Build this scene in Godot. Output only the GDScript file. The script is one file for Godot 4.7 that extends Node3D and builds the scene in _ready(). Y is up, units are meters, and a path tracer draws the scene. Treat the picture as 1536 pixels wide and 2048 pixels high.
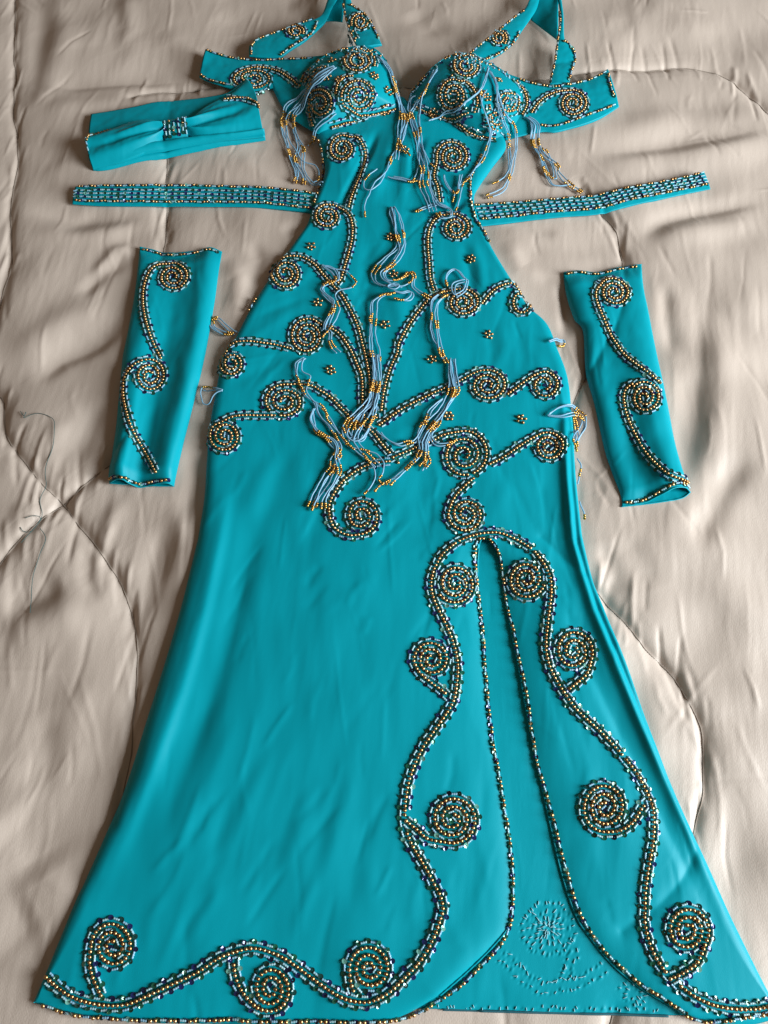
extends Node3D
# A turquoise beaded dance costume laid out on a quilted comforter. Shapes are worked out in millimetres on the bed and
# turned into metres when the meshes are made: x to the right, y up, z towards the foot of the bed.

const MM := 0.001
var rng := RandomNumberGenerator.new()
var cloth: Field          # height of the comforter
var drape: Field          # soft folds of the dress
var top: Field            # highest cloth surface so far: beads and strands lie on it
var mat := {}
var dress: Node3D
var headband: Node3D
var left_sleeve: Node3D
var right_sleeve: Node3D
var bead := {}
var counts := {}
var taken := {}
var ripple := FastNoiseLite.new()


class Field:
	var x0: float
	var z0: float
	var c: float
	var nx: int
	var nz: int
	var d := PackedFloat32Array()
	func _init(ax: float, az: float, bx: float, bz: float, cell: float) -> void:
		x0 = ax; z0 = az; c = cell
		nx = int((bx - ax) / cell) + 1
		nz = int((bz - az) / cell) + 1
		d.resize(nx * nz)
	func at(x: float, z: float) -> float:
		var fx := clampf((x - x0) / c, 0.0, nx - 1.001)
		var fz := clampf((z - z0) / c, 0.0, nz - 1.001)
		var i := int(fx)
		var j := int(fz)
		fx -= i; fz -= j
		var k := j * nx + i
		return lerpf(lerpf(d[k], d[k + 1], fx), lerpf(d[k + nx], d[k + nx + 1], fx), fz)
	func raise(x: float, z: float, y: float) -> void:
		var i := int((x - x0) / c + 0.5)
		var j := int((z - z0) / c + 0.5)
		if i < 0 or j < 0 or i >= nx or j >= nz:
			return
		var k := j * nx + i
		if y > d[k]:
			d[k] = y
	# a ridge (or valley) along a line: wl and wr are its half widths on the left and on the right of the line
	func stroke(line: PackedVector2Array, amp: float, wl: float, wr: float, seam := false) -> void:
		var near := {}
		var side := {}
		var reach := 2.4 * maxf(wl, wr)
		if seam:
			reach = 3.6 * wl
		var total := 0.0
		for s in line.size() - 1:
			total += line[s].distance_to(line[s + 1])
		var run := 0.0
		for s in line.size() - 1:
			var a := line[s]
			var b := line[s + 1]
			var ab := b - a
			var l2 := maxf(ab.length_squared(), 0.001)
			var i0 := maxi(0, int((minf(a.x, b.x) - reach - x0) / c))
			var i1 := mini(nx - 1, int((maxf(a.x, b.x) + reach - x0) / c))
			var j0 := maxi(0, int((minf(a.y, b.y) - reach - z0) / c))
			var j1 := mini(nz - 1, int((maxf(a.y, b.y) + reach - z0) / c))
			for j in range(j0, j1 + 1):
				for i in range(i0, i1 + 1):
					var p := Vector2(x0 + i * c, z0 + j * c) - a
					var t := clampf(p.dot(ab) / l2, 0.0, 1.0)
					var q := p - ab * t
					var dist := q.length()
					if dist > reach:
						continue
					var k := j * nx + i
					if not near.has(k) or dist < absf(near[k]):
						near[k] = dist
						side[k] = Vector2(signf(ab.cross(p)), (run + t * sqrt(l2)) / total)
			run += sqrt(l2)
		for k in near:
			var sd: Vector2 = side[k]
			var w := wl if sd.x < 0.0 else wr
			var dist: float = near[k]
			if seam:
				d[k] += amp * exp(0.35 - sqrt(dist * dist / (w * w) + 0.1225))
			else:
				var fade := smoothstep(0.0, 0.3, sd.y) * smoothstep(0.0, 0.3, 1.0 - sd.y)
				var u := dist / w
				d[k] += amp * fade * exp(-u * u)


# ---------------------------------------------------------------- naming
func thing(called: String, label: String, category: String, at_mm: Vector3, group := "") -> Node3D:
	var o := Node3D.new()
	o.name = called
	add_child(o, true)
	o.position = at_mm * MM
	o.set_meta("label", label)
	o.set_meta("category", category)
	if group:
		o.set_meta("group", group)
	return o


func part(owner_node: Node3D, called: String, m: Mesh, material: Material, label := "", stuff := false) -> MeshInstance3D:
	var o := MeshInstance3D.new()
	o.name = called
	o.mesh = m
	if material:
		o.material_override = material
	owner_node.add_child(o, true)
	if owner_node.get_parent() == self:
		o.position = -owner_node.position
	if label:
		o.set_meta("label", label)
	if stuff:
		o.set_meta("kind", "stuff")
	return o


func holder(owner_node: Node3D, called: String, label := "") -> Node3D:
	var o := Node3D.new()
	o.name = called
	owner_node.add_child(o, true)
	o.position = -owner_node.position
	if label:
		o.set_meta("label", label)
	return o


# ---------------------------------------------------------------- lines
func pts3(flat: Array) -> PackedVector3Array:
	var o := PackedVector3Array()
	for i in range(0, flat.size() - 2, 3):
		o.append(Vector3(flat[i], flat[i + 1], flat[i + 2]))
	return o


func flat2(flat: Array) -> PackedVector2Array:
	var o := PackedVector2Array()
	for i in range(0, flat.size() - 1, 2):
		o.append(Vector2(flat[i], flat[i + 1]))
	return o


func on_bed(flat: Array) -> PackedVector3Array:
	var o := PackedVector3Array()
	for i in range(0, flat.size() - 1, 2):
		o.append(Vector3(flat[i], 0, flat[i + 1]))
	return o


func dense(p: PackedVector3Array, closed := false) -> PackedVector3Array:
	var o := PackedVector3Array()
	var n := p.size()
	if n < 3 and not closed:
		for k in 9:
			o.append(p[0].lerp(p[n - 1], k / 8.0))
		return o
	var segs := n if closed else n - 1
	for i in segs:
		var a := p[(i - 1 + n) % n] if closed else p[maxi(i - 1, 0)]
		var b := p[i]
		var c := p[(i + 1) % n]
		var e := p[(i + 2) % n] if closed else p[mini(i + 2, n - 1)]
		for k in 8:
			o.append(b.cubic_interpolate(c, a, e, k / 8.0))
	if not closed:
		o.append(p[n - 1])
	return o


func evenly(p: PackedVector3Array, n: int) -> PackedVector3Array:
	var run := PackedFloat32Array([0.0])
	for i in range(1, p.size()):
		run.append(run[i - 1] + p[i].distance_to(p[i - 1]))
	var total := run[run.size() - 1]
	var o := PackedVector3Array()
	var j := 0
	for k in n:
		var s := total * k / (n - 1.0)
		while j < p.size() - 2 and run[j + 1] < s:
			j += 1
		o.append(p[j].lerp(p[j + 1], clampf((s - run[j]) / maxf(run[j + 1] - run[j], 1e-6), 0, 1)))
	return o


func length_of(p: PackedVector3Array) -> float:
	var s := 0.0
	for i in range(1, p.size()):
		s += p[i].distance_to(p[i - 1])
	return s


func stepped(p: PackedVector3Array, step: float) -> PackedVector3Array:
	var d := dense(p)
	return evenly(d, maxi(2, int(length_of(d) / step) + 1))


# ---------------------------------------------------------------- meshes
func mesh_of(p: PackedVector3Array, idx: PackedInt32Array, colors := PackedColorArray(), fixed := {}) -> ArrayMesh:
	var nrm := PackedVector3Array()
	nrm.resize(p.size())
	for i in range(0, idx.size(), 3):
		var a := idx[i]
		var b := idx[i + 1]
		var c := idx[i + 2]
		var f := (p[c] - p[a]).cross(p[b] - p[a])
		nrm[a] += f
		nrm[b] += f
		nrm[c] += f
	for i in nrm.size():
		nrm[i] = nrm[i].normalized()
	for k in fixed:
		nrm[k] = fixed[k]
	var arrays := []
	arrays.resize(Mesh.ARRAY_MAX)
	arrays[Mesh.ARRAY_VERTEX] = Transform3D(Basis.from_scale(Vector3.ONE * MM), Vector3.ZERO) * p
	arrays[Mesh.ARRAY_NORMAL] = nrm
	arrays[Mesh.ARRAY_INDEX] = idx
	if colors.size():
		arrays[Mesh.ARRAY_COLOR] = colors
	var m := ArrayMesh.new()
	m.add_surface_from_arrays(Mesh.PRIMITIVE_TRIANGLES, arrays)
	return m


# rows of nu points each; the rows may close on themselves
func grid_index(nu: int, nv: int, wrap_v := false) -> PackedInt32Array:
	var idx := PackedInt32Array()
	for j in (nv if wrap_v else nv - 1):
		var r0 := j * nu
		var r1 := ((j + 1) % nv) * nu
		for i in nu - 1:
			idx.append_array([r0 + i, r0 + i + 1, r1 + i, r0 + i + 1, r1 + i + 1, r1 + i])
	return idx


func coons(t: PackedVector3Array, r: PackedVector3Array, b: PackedVector3Array, l: PackedVector3Array, nu: int, nv: int) -> PackedVector3Array:
	if t.size() != nu:
		t = evenly(dense(t), nu)
	if b.size() != nu:
		b = evenly(dense(b), nu)
	l = evenly(dense(l), nv); r = evenly(dense(r), nv)
	var o := PackedVector3Array()
	o.resize(nu * nv)
	for j in nv:
		var v := j / (nv - 1.0)
		for i in nu:
			var u := i / (nu - 1.0)
			o[j * nu + i] = t[i] * (1 - v) + b[i] * v + l[j] * (1 - u) + r[j] * u - (t[0] * (1 - u) * (1 - v) + t[nu - 1] * u * (1 - v) + b[0] * (1 - u) * v + b[nu - 1] * u * v)
	return o


func tube(p: PackedVector3Array, r: float, sides := 6, bumps := 0.0) -> ArrayMesh:
	var v := PackedVector3Array()
	var n := p.size()
	for i in n:
		var d := (p[mini(i + 1, n - 1)] - p[maxi(i - 1, 0)]).normalized()
		var a := d.cross(Vector3.UP)
		a = a.normalized() if a.length() > 0.01 else Vector3.RIGHT
		var b := a.cross(d)
		var rr := r
		if bumps > 0.0 and i % 2 == 1:
			rr = r * (1.0 - bumps)
		for k in sides:
			var w := TAU * k / sides
			v.append(p[i] + (a * cos(w) + b * sin(w)) * rr)
	var idx := PackedInt32Array()
	for i in n - 1:
		for k in sides:
			var k2 := (k + 1) % sides
			idx.append_array([i * sides + k, (i + 1) * sides + k, i * sides + k2, i * sides + k2, (i + 1) * sides + k, (i + 1) * sides + k2])
	for e in [0, n - 1]:
		for k in range(1, sides - 1):
			if e == 0:
				idx.append_array([0, k, k + 1])
			else:
				idx.append_array([e * sides, e * sides + k + 1, e * sides + k])
	return mesh_of(v, idx)


func fabric(name_: String, base: Color, rough: float, sheen: float) -> StandardMaterial3D:
	var m := StandardMaterial3D.new()
	m.resource_name = name_
	m.albedo_color = base
	m.roughness = rough
	m.rim_enabled = sheen > 0.0
	m.rim = sheen
	m.rim_tint = 0.6
	return m


func noise_tex(freq: float, octaves: int, seed_: int, as_normal := false, size := 512, kind := FastNoiseLite.TYPE_SIMPLEX_SMOOTH) -> NoiseTexture2D:
	var f := FastNoiseLite.new()
	f.seed = seed_
	f.noise_type = kind
	f.frequency = freq
	f.fractal_octaves = octaves
	var t := NoiseTexture2D.new()
	t.width = size
	t.height = size
	t.seamless = true
	t.noise = f
	t.as_normal_map = as_normal
	return t


# ---------------------------------------------------------------- comforter
func seam(flat: Array) -> void:
	var p := stepped(on_bed(flat), 12.0)
	# the stitching wanders a little
	for i in p.size():
		p[i].x += 0.7 * sin(i * 1.1)
		p[i].z += 0.6 * sin(i * 0.9 + 1.0)
	var line := PackedVector2Array()
	for q in p:
		line.append(Vector2(q.x, q.z))
	cloth.stroke(line, -5.5, 6.0, 6.0, true)
	cloth.stroke(line, -2.5, 30.0, 30.0, true)
	seams.append(p)


var seams := []


func pucker() -> void:
	# short creases that run off the seams
	for p in seams:
		var i := 1
		while i < p.size() - 2:
			var q: Vector3 = p[i]
			for s in [-1.0, 1.0]:
				if rng.randf() < 0.9:
					var l := rng.randf_range(25, 75)
					var dx := rng.randf_range(-0.3, 0.3) * l
					var a := Vector2(q.x + rng.randf_range(-4, 4), q.z - s * l * 0.35)
					var b := Vector2(a.x + dx * 0.5, q.z + s * l * 0.4)
					var e := Vector2(a.x + dx, q.z + s * l)
					cloth.stroke(PackedVector2Array([a, b, e]), rng.randf_range(0.6, 1.9) * (1 if rng.randf() < 0.5 else -1), rng.randf_range(2.0, 4.5), rng.randf_range(2.0, 5.0))
			i += rng.randi_range(2, 3)


func streaks() -> void:
	# thin pressed creases, most of them running up and down the bed
	for n in 420:
		var x := rng.randf_range(-760, 760)
		var z := rng.randf_range(-1400, 260)
		var l := rng.randf_range(20, 75)
		var a := rng.randfn(0.0, 0.22)
		if n % 9 == 0:
			a = rng.randf_range(-1.6, 1.6)
		var d := Vector2(sin(a), cos(a)) * l
		var bend := Vector2(rng.randf_range(-5, 5), 0)
		var amp := rng.randf_range(0.3, 1.0) * (1.0 if rng.randf() < 0.6 else -1.0)
		cloth.stroke(PackedVector2Array([Vector2(x, z) - d, Vector2(x, z) + bend, Vector2(x, z) + d]), amp, rng.randf_range(1.8, 4.2), rng.randf_range(1.8, 4.2))
	# soft swellings of the filling
	for n in 60:
		var x := rng.randf_range(-760, 760)
		var z := rng.randf_range(-1400, 260)
		var a := rng.randf_range(-0.9, 0.9) + (PI / 2 if rng.randf() < 0.45 else 0.0)
		var d := Vector2(sin(a), cos(a)) * rng.randf_range(40, 110)
		cloth.stroke(PackedVector2Array([Vector2(x, z) - d, Vector2(x, z) + Vector2(rng.randf_range(-12, 12), rng.randf_range(-12, 12)), Vector2(x, z) + d]), rng.randf_range(0.7, 2.1) * (1.0 if rng.randf() < 0.5 else -1.0), rng.randf_range(10, 20), rng.randf_range(14, 28))


func make_comforter() -> void:
	var big := FastNoiseLite.new()
	big.seed = 5
	big.noise_type = FastNoiseLite.TYPE_SIMPLEX_SMOOTH
	big.frequency = 0.0045
	big.fractal_octaves = 2
	var crink := FastNoiseLite.new()
	crink.seed = 11
	crink.noise_type = FastNoiseLite.TYPE_SIMPLEX_SMOOTH
	crink.frequency = 0.02
	crink.fractal_type = FastNoiseLite.FRACTAL_RIDGED
	crink.fractal_octaves = 3
	crink.domain_warp_enabled = true
	crink.domain_warp_amplitude = 14.0
	crink.domain_warp_frequency = 0.012
	var fine := FastNoiseLite.new()
	fine.seed = 3
	fine.noise_type = FastNoiseLite.TYPE_SIMPLEX_SMOOTH
	fine.frequency = 0.085
	fine.fractal_octaves = 3
	var patchy := FastNoiseLite.new()
	patchy.seed = 21
	patchy.frequency = 0.006
	for j in cloth.nz:
		var z := cloth.z0 + j * cloth.c
		for i in cloth.nx:
			var x := cloth.x0 + i * cloth.c
			var k := smoothstep(-0.35, 0.5, patchy.get_noise_2d(x, z * 0.7))
			cloth.d[j * cloth.nx + i] = 7.0 * big.get_noise_2d(x, z) + (0.2 + 0.5 * k) * (crink.get_noise_2d(x * 1.0 + z * 0.12, z * 0.16) + 0.3) + 0.12 * fine.get_noise_2d(x, z * 0.16) + 0.06 * fine.get_noise_2d(x * 2.3 + 300, z * 2.3)
	seam([-660.3, -1388.6, -649.9, -1336.2, -634.5, -1260.3, -623.9, -1187.5, -611.9, -1134.9, -608.8, -1095.1, -594.7, -1039.8, -583, -996.8, -577.9, -955, -574.9, -904.1, -565.4, -835.6, -552, -770, -552.5, -724.8, -557.5, -689.6, -564.9, -646.8])
	seam([-414.9, -1106.4, -385.3, -1120, -344.8, -1126.9, -279.2, -1131.4])
	seam([-347.4, -1112, -345.6, -1039.8, -342.8, -975.7, -331.5, -854.9, -327.7, -797.8, -328.1, -733.8])
	seam([-547.4, -556.8, -523.2, -537.1, -513.3, -502.4, -505.8, -479.7, -463.5, -428.2, -417, -382.1, -371, -330.8, -333.4, -284.7, -308.5, -233.9, -295.4, -185.2, -292.7, -144.1, -289.3, -87.7, -291.8, -44.4, -295.8, 2.3])
	seam([-499.5, -278.2, -479.6, -304.2, -449.6, -347.6, -417, -382.1, -383.4, -417.4, -357.4, -442.7, -338, -472.2])
	seam([22.3, -1128, 109, -1131.4, 192.1, -1140.7, 327.1, -1166.3, 411.4, -1173.3, 487.7, -1180.4, 528.8, -1175.7, 567.7, -1158.1, 602.2, -1117.7, 624.4, -1078.3, 650.4, -1028.9])
	seam([306.9, -914.2, 332.6, -864.6, 351, -826.1, 354.1, -788.5, 349.2, -733.8, 332.5, -663.8, 301.5, -605.2, 279.9, -571.2, 255.8, -525.5, 236.2, -494.8])
	seam([196.9, -330.8, 225.8, -300.9, 254.4, -275, 286.7, -233.9, 312.4, -197.2, 338.2, -167.4, 356.6, -132.6, 365.9, -98.7, 363.9, -60.5, 355.9, -23.4, 344, 7.4, 324.4, 47.3, 293.6, 76.2, 247.8, 104.5])
	seam([-194.9, 197.7, -155.7, 184.9])
	seam([215.6, 210.4, 227.7, 191.3, 234.5, 176.3])
	cloth.stroke(flat2([-485.7, -556.8, -451.1, -598.6, -405.7, -621.7, -361.7, -663.8]), -7.44, 22, 14)
	cloth.stroke(flat2([-534.4, -597, -496.9, -621.7, -454.3, -663.8, -373.2, -698.4]), 5.31, 25, 25)
	cloth.stroke(flat2([-585.4, -1134.9, -510.5, -1131.4, -429, -1140.7, -305.8, -1152.3]), -5.31, 30, 12)
	cloth.stroke(flat2([-575.6, -1078.3, -463.3, -1089.5, -359.1, -1106.4]), 5.31, 25, 25)
	cloth.stroke(flat2([-611.4, -1362.2, -585.6, -1260.3, -582.1, -1163.9, -588.9, -1061.7]), -5.31, 20, 20)
	cloth.stroke(flat2([-582.6, -1375.4, -547, -1260.3, -545, -1140.7]), 4.25, 25, 25)
	cloth.stroke(flat2([-457, -1362.2, -433.8, -1260.3, -444.9, -1199.4]), 4.25, 20, 14)
	cloth.stroke(flat2([-554, -864.6, -459.8, -845.2, -339.9, -854.9]), -4.25, 18, 14)
	cloth.stroke(flat2([-532.1, -826.1, -463.1, -816.6, -367.4, -830.8]), 4.25, 16, 16)
	cloth.stroke(flat2([-428.7, -733.8, -399.4, -788.5, -367.1, -797.8]), 4.25, 10, 14)
	cloth.stroke(flat2([-445.3, -698.4, -409.3, -751.8, -374.9, -770]), -4.25, 12, 12)
	cloth.stroke(flat2([-467, -237, -421.9, -257.8, -393.9, -275]), -6.38, 25, 16)
	cloth.stroke(flat2([-461.3, -206.3, -404.7, -227.7, -358.5, -243.3]), 5.31, 25, 25)
	cloth.stroke(flat2([-423.2, -2.8, -385.8, 22.5, -363.8, 57]), -5.31, 35, 30)
	cloth.stroke(flat2([-383, 99.8, -344.6, 76.2, -333, 47.3]), 4.25, 40, 40)
	cloth.stroke(flat2([-335.1, -396.1, -358.4, -330.8, -361.3, -284.7]), 3.19, 12, 12)
	cloth.stroke(flat2([-374.2, -330.8, -370.6, -284.7, -349.8, -246.4]), -3.19, 10, 10)
	cloth.stroke(flat2([-279.3, -357.9, -290, -284.7, -288.9, -221.6]), -5.31, 20, 14)
	cloth.stroke(flat2([-266.1, -385.6, -249.8, -317.4, -255.8, -252.7]), 4.25, 14, 14)
	cloth.stroke(flat2([-254.9, -472.2, -242.9, -413.8, -252.4, -344.2]), -4.25, 14, 14)
	cloth.stroke(flat2([324.7, -975.7, 462.1, -1000, 535.6, -1012.8, 636.9, -1041.9]), -7.44, 32, 16)
	cloth.stroke(flat2([297.7, -939.5, 450, -970.5, 629.2, -1002.1]), 5.31, 25, 30)
	cloth.stroke(flat2([375.2, -809, 424.8, -843.3, 480.6, -862.7, 592.1, -889.2]), -6.38, 18, 12)
	cloth.stroke(flat2([387.6, -788.5, 436.1, -816.6, 584.7, -850]), 5.31, 18, 22)
	cloth.stroke(flat2([370.2, -1140.7, 433.3, -1083.9, 630.8, -1095.1]), -3.19, 30, 30)
	cloth.stroke(flat2([296.6, -1199.4, 456.1, -1260.3, 666.6, -1285.2]), 3.19, 40, 40)
	cloth.stroke(flat2([475.4, -733.8, 450.1, -655.3, 434, -572.8, 415.3, -494.8, 389.4, -413.8, 371.1, -357.9]), -3.4, 13, 24)
	cloth.stroke(flat2([478.5, -663.8, 459.7, -548.9, 434.8, -457.4, 399.7, -378.6]), 6.38, 22, 22)
	cloth.stroke(flat2([383.2, -310.8, 408.3, -351, 446.2, -406.7, 484.4, -457.4]), -5.31, 20, 16)
	cloth.stroke(flat2([409.8, -733.8, 403.7, -663.8, 405, -597]), -4.25, 12, 12)
	cloth.stroke(flat2([337.4, -344.2, 406.1, -378.6, 474.1, -399.6]), 3.19, 25, 25)
	cloth.stroke(flat2([525.4, -770, 512.3, -613.4, 477.8, -457.4]), 4.25, 30, 40)
	cloth.stroke(flat2([272.6, -330.8, 286.3, -284.7, 285.8, -252.7]), -3.19, 12, 12)
	cloth.stroke(flat2([413.3, -265.4, 395.2, -191.2, 407.1, -121.2]), -3.19, 30, 30)
	cloth.stroke(flat2([453.6, -284.7, 431, -191.2, 427.3, -104.3]), 3.19, 35, 35)
	cloth.stroke(flat2([316, -179.2, 312.8, -109.9, 315.4, -44.4]), 3.19, 20, 20)
	cloth.stroke(flat2([382.4, -76.7, 386, 2.3, 389.3, 76.2]), -4.25, 25, 25)
	cloth.stroke(flat2([269.5, -1072.7, 386.1, -1028.9, 509.6, -1050.7]), 3.19, 30, 30)
	cloth.stroke(flat2([-155.9, -816.6, -111.6, -835.6, -97.1, -854.9]), -4.25, 12, 12)
	cloth.stroke(flat2([-234.7, -770, -210, -733.8, -212.2, -663.8]), 4.25, 16, 16)
	cloth.stroke(flat2([-200.2, -807.2, -183, -770, -193.1, -698.4]), -3.19, 10, 10)
	cloth.stroke(flat2([-180.9, -1310.5, -147.7, -1349.2, -104.9, -1388.6]), -4.25, 20, 20)
	cloth.stroke(flat2([45.2, -1310.5, 78.9, -1260.3, 114, -1285.2]), -5.31, 22, 22)
	cloth.stroke(flat2([-292.9, -1297.8, -229.8, -1260.3, -241.8, -1187.5]), -4.25, 26, 20)
	cloth.stroke(flat2([-375.5, -1260.3, -325.8, -1187.5, -291.2, -1175.7]), 4.25, 25, 25)
	cloth.stroke(flat2([-358.6, -161.5, -355.9, -104.3, -335.6, -44.4]), 3.19, 25, 25)
	cloth.stroke(flat2([-399, -121.2, -384, -65.9, -393.7, -23.4]), -3.19, 20, 20)
	cloth.stroke(flat2([180.8, -807.2, 199.5, -751.8, 242.1, -733.8]), 3.19, 14, 14)
	cloth.stroke(flat2([176, -854.9, 219.8, -830.8, 263.8, -816.6]), -3.19, 10, 14)
	cloth.stroke(flat2([256.7, -733.8, 260.8, -698.4, 258.3, -630]), -6.38, 14, 8)
	cloth.stroke(flat2([-456.2, -385.6, -461.7, -344.2, -470.7, -324.1]), 3.19, 14, 14)
	cloth.stroke(flat2([-430.4, -510, -442.1, -457.4, -429.6, -421]), 3.19, 14, 14)
	cloth.stroke(flat2([-386.4, -533.2, -399, -479.7, -412.3, -435.4]), -4.25, 16, 14)
	pucker()
	streaks()
	# the sheet: a fine mesh where the costume lies, wider rows towards the hanging sides
	var xs := PackedFloat32Array()
	var zs := PackedFloat32Array()
	for k in 12:
		xs.append(-1040.0 + k * 21.0)
	for i in cloth.nx:
		xs.append(cloth.x0 + i * cloth.c)
	for k in 12:
		xs.append(cloth.x0 + (cloth.nx - 1) * cloth.c + 21.0 * (k + 1))
	for k in 12:
		zs.append(cloth.z0 - 21.0 * (12 - k))
	for j in cloth.nz:
		zs.append(cloth.z0 + j * cloth.c)
	for k in 12:
		zs.append(cloth.z0 + (cloth.nz - 1) * cloth.c + 21.0 * (k + 1))
	var p := PackedVector3Array()
	p.resize(xs.size() * zs.size())
	var n := 0
	for z in zs:
		for x in xs:
			var y := cloth.at(x, z)
			var over := maxf(maxf(absf(x) - 960.0, z - 470.0), maxf(-z - 1660.0, 0.0))
			if over > 0.0:
				y -= over * over * 0.012
			p[n] = Vector3(x, y, z)
			n += 1
	var comforter := thing("comforter", "beige quilted comforter with curved stitched seams spread under the costume", "comforter", Vector3(0, 0, -600))
	part(comforter, "quilted_cover", mesh_of(p, grid_index(xs.size(), zs.size())), mat.cover)
	for s in seams:
		var q: PackedVector3Array = s
		for i in q.size():
			q[i].y = cloth.at(q[i].x, q[i].z) + 0.15
		part(comforter, "quilt_seam", tube(q, 0.75, 5), mat.seam)
	top = Field.new(cloth.x0, cloth.z0, cloth.x0 + (cloth.nx - 1) * cloth.c, cloth.z0 + (cloth.nz - 1) * cloth.c, cloth.c)
	top.d = cloth.d.duplicate()


# ---------------------------------------------------------------- cloth of the costume
func lift(d: float, r: float) -> float:
	if d >= r:
		return 1.0
	var k := 1.0 - d / r
	return sqrt(maxf(0.0, 1.0 - k * k))


# A sheet of the dress between four edge curves. left/right/low: 0 joined on, 1 rounded fold at the side, 2 cut edge lying on the layer below.
func panel(owner_node: Node3D, called: String, label: String, t: PackedVector3Array, r: PackedVector3Array, b: PackedVector3Array, l: PackedVector3Array, kinds: Array, thick: float, nu: int, nv: int, fold := 1.0) -> PackedVector3Array:
	var g := coons(t, r, b, l, nu, nv)
	var wide := nu + 2
	var tall := nv + 1
	var p := PackedVector3Array()
	p.resize(wide * tall)
	var down := PackedFloat32Array()
	down.resize(nu)
	for jj in nv:
		var j := nv - 1 - jj
		var v := j / (nv - 1.0)
		var w := 0.0
		for i in range(1, nu):
			w += Vector2(g[j * nu + i].x - g[j * nu + i - 1].x, g[j * nu + i].z - g[j * nu + i - 1].z).length()
		var soft := smoothstep(0.0, 0.09, v)
		var run := 0.0
		for i in nu:
			var q := g[j * nu + i]
			if i:
				run += Vector2(q.x - g[j * nu + i - 1].x, q.z - g[j * nu + i - 1].z).length()
			if jj:
				down[i] += Vector2(q.x - g[(j + 1) * nu + i].x, q.z - g[(j + 1) * nu + i].z).length()
			var pl := 1.0
			var ends := [run, w - run]
			for e in 2:
				if kinds[e] == 1:
					pl = minf(pl, lift(ends[e], 17.0))
				elif kinds[e] == 2:
					pl = minf(pl, lerpf(1.0, 1.0 - exp(-ends[e] / 26.0), soft))
			if kinds[2] == 2:
				pl = minf(pl, 1.0 - exp(-down[i] / 22.0))
			var under := cloth.at(q.x, q.z)
			var f := fold * pl * drape.at(q.x, q.z) + 0.8 * fold * pl * ripple.get_noise_2d(q.x, q.z * 0.4)
			if fold < 0.9:
				f += dimple.at(q.x, q.z)
			q.y = maxf(q.y + 0.35 * under + thick * pl + f, under + 1.2)
			p[j * wide + i + 1] = q
			top.raise(q.x, q.z, q.y)
		# turn the edges under
		for e in 2:
			var at := j * wide + (1 if e == 0 else nu)
			var inward := (p[j * wide + (2 if e == 0 else nu - 1)] - p[at])
			inward.y = 0
			var q: Vector3 = p[at] + inward.normalized() * 1.6
			q.y -= 1.6 if kinds[e] == 2 else 5.0
			p[j * wide + (0 if e == 0 else nu + 1)] = q
	for i in wide:
		var q := p[(nv - 1) * wide + i]
		q.z -= 1.5
		q.y -= 1.8
		p[nv * wide + i] = q
	if kinds[2] == 0:
		tall = nv
		p.resize(wide * tall)
	# where two sheets are joined, both take the slope of the cloth there, so that no line shows
	var fix := {}
	for j in ([nv - 1] if kinds[2] == 0 else [0]):
		for i in range(0, nu):
			var side := 0 if i < nu / 2 else 1
			var from_edge := i if side == 0 else nu - 1 - i
			if from_edge < 12 and kinds[side] == 1:
				var across := p[j * wide + i + (1 if i == 0 else 0) + 1 + (0 if i == nu - 1 else 1) - (1 if i == 0 else 0)] - p[j * wide + i + (1 if i == 0 else 0)]
				fix[j * wide + i + 1] = Vector3(0, 0, 1).cross(across).normalized()
				continue
			elif from_edge < 2 and kinds[side] != 1:
				continue
			if kinds[2] == 2 and (i < 4 and kinds[0] == 2 or i > nu - 5 and kinds[1] == 2):
				continue
			var q := p[j * wide + i + 1]
			fix[j * wide + i + 1] = skin_up(q.x, q.z)
	part(owner_node, called, mesh_of(p, grid_index(wide, tall), PackedColorArray(), {} if fold < 0.9 else fix), mat.dress, label)
	return p


func skin(x: float, z: float) -> float:
	return 0.35 * cloth.at(x, z) + drape.at(x, z) + 0.8 * ripple.get_noise_2d(x, z * 0.4)


func skin_up(x: float, z: float) -> Vector3:
	return Vector3(skin(x - 2.5, z) - skin(x + 2.5, z), 5.0, skin(x, z - 2.5) - skin(x, z + 2.5)).normalized()


func make_cup(which: String, ctr: Vector3, ring: PackedVector3Array) -> void:
	var n := 144
	var rings := 46
	var edge := evenly(dense(ring, true) + PackedVector3Array([ring[0]]), n + 1)
	var p := PackedVector3Array()
	var cols := n + 1
	for j in rings + 2:
		var rho := minf(1.0, j / float(rings))
		var s := pow(rho, 2.0)
		for i in cols:
			var e := edge[i]
			var q := ctr.lerp(e, rho)
			q.y = lerpf(ctr.y, e.y, s) + 1.2 * rho * (1 - rho) * ripple.get_noise_2d(q.x * 3.0, q.z * 3.0)
			if j > rings:
				q = e.lerp(Vector3(ctr.x, e.y, ctr.z), 0.012)
				q.y = 1.0
			else:
				top.raise(q.x, q.z, q.y)
			p.append(q)
	var idx := PackedInt32Array()
	for j in rings + 1:
		for i in n:
			var a := j * cols + i
			idx.append_array([a, a + 1, a + cols, a + 1, a + cols + 1, a + cols])
	part(dress, "bra_cup", mesh_of(p, idx), mat.dress, which + " padded cup covered in bead spirals")
	part(dress, "cup_piping", tube(edge, 0.9, 6), mat.dress)


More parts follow.
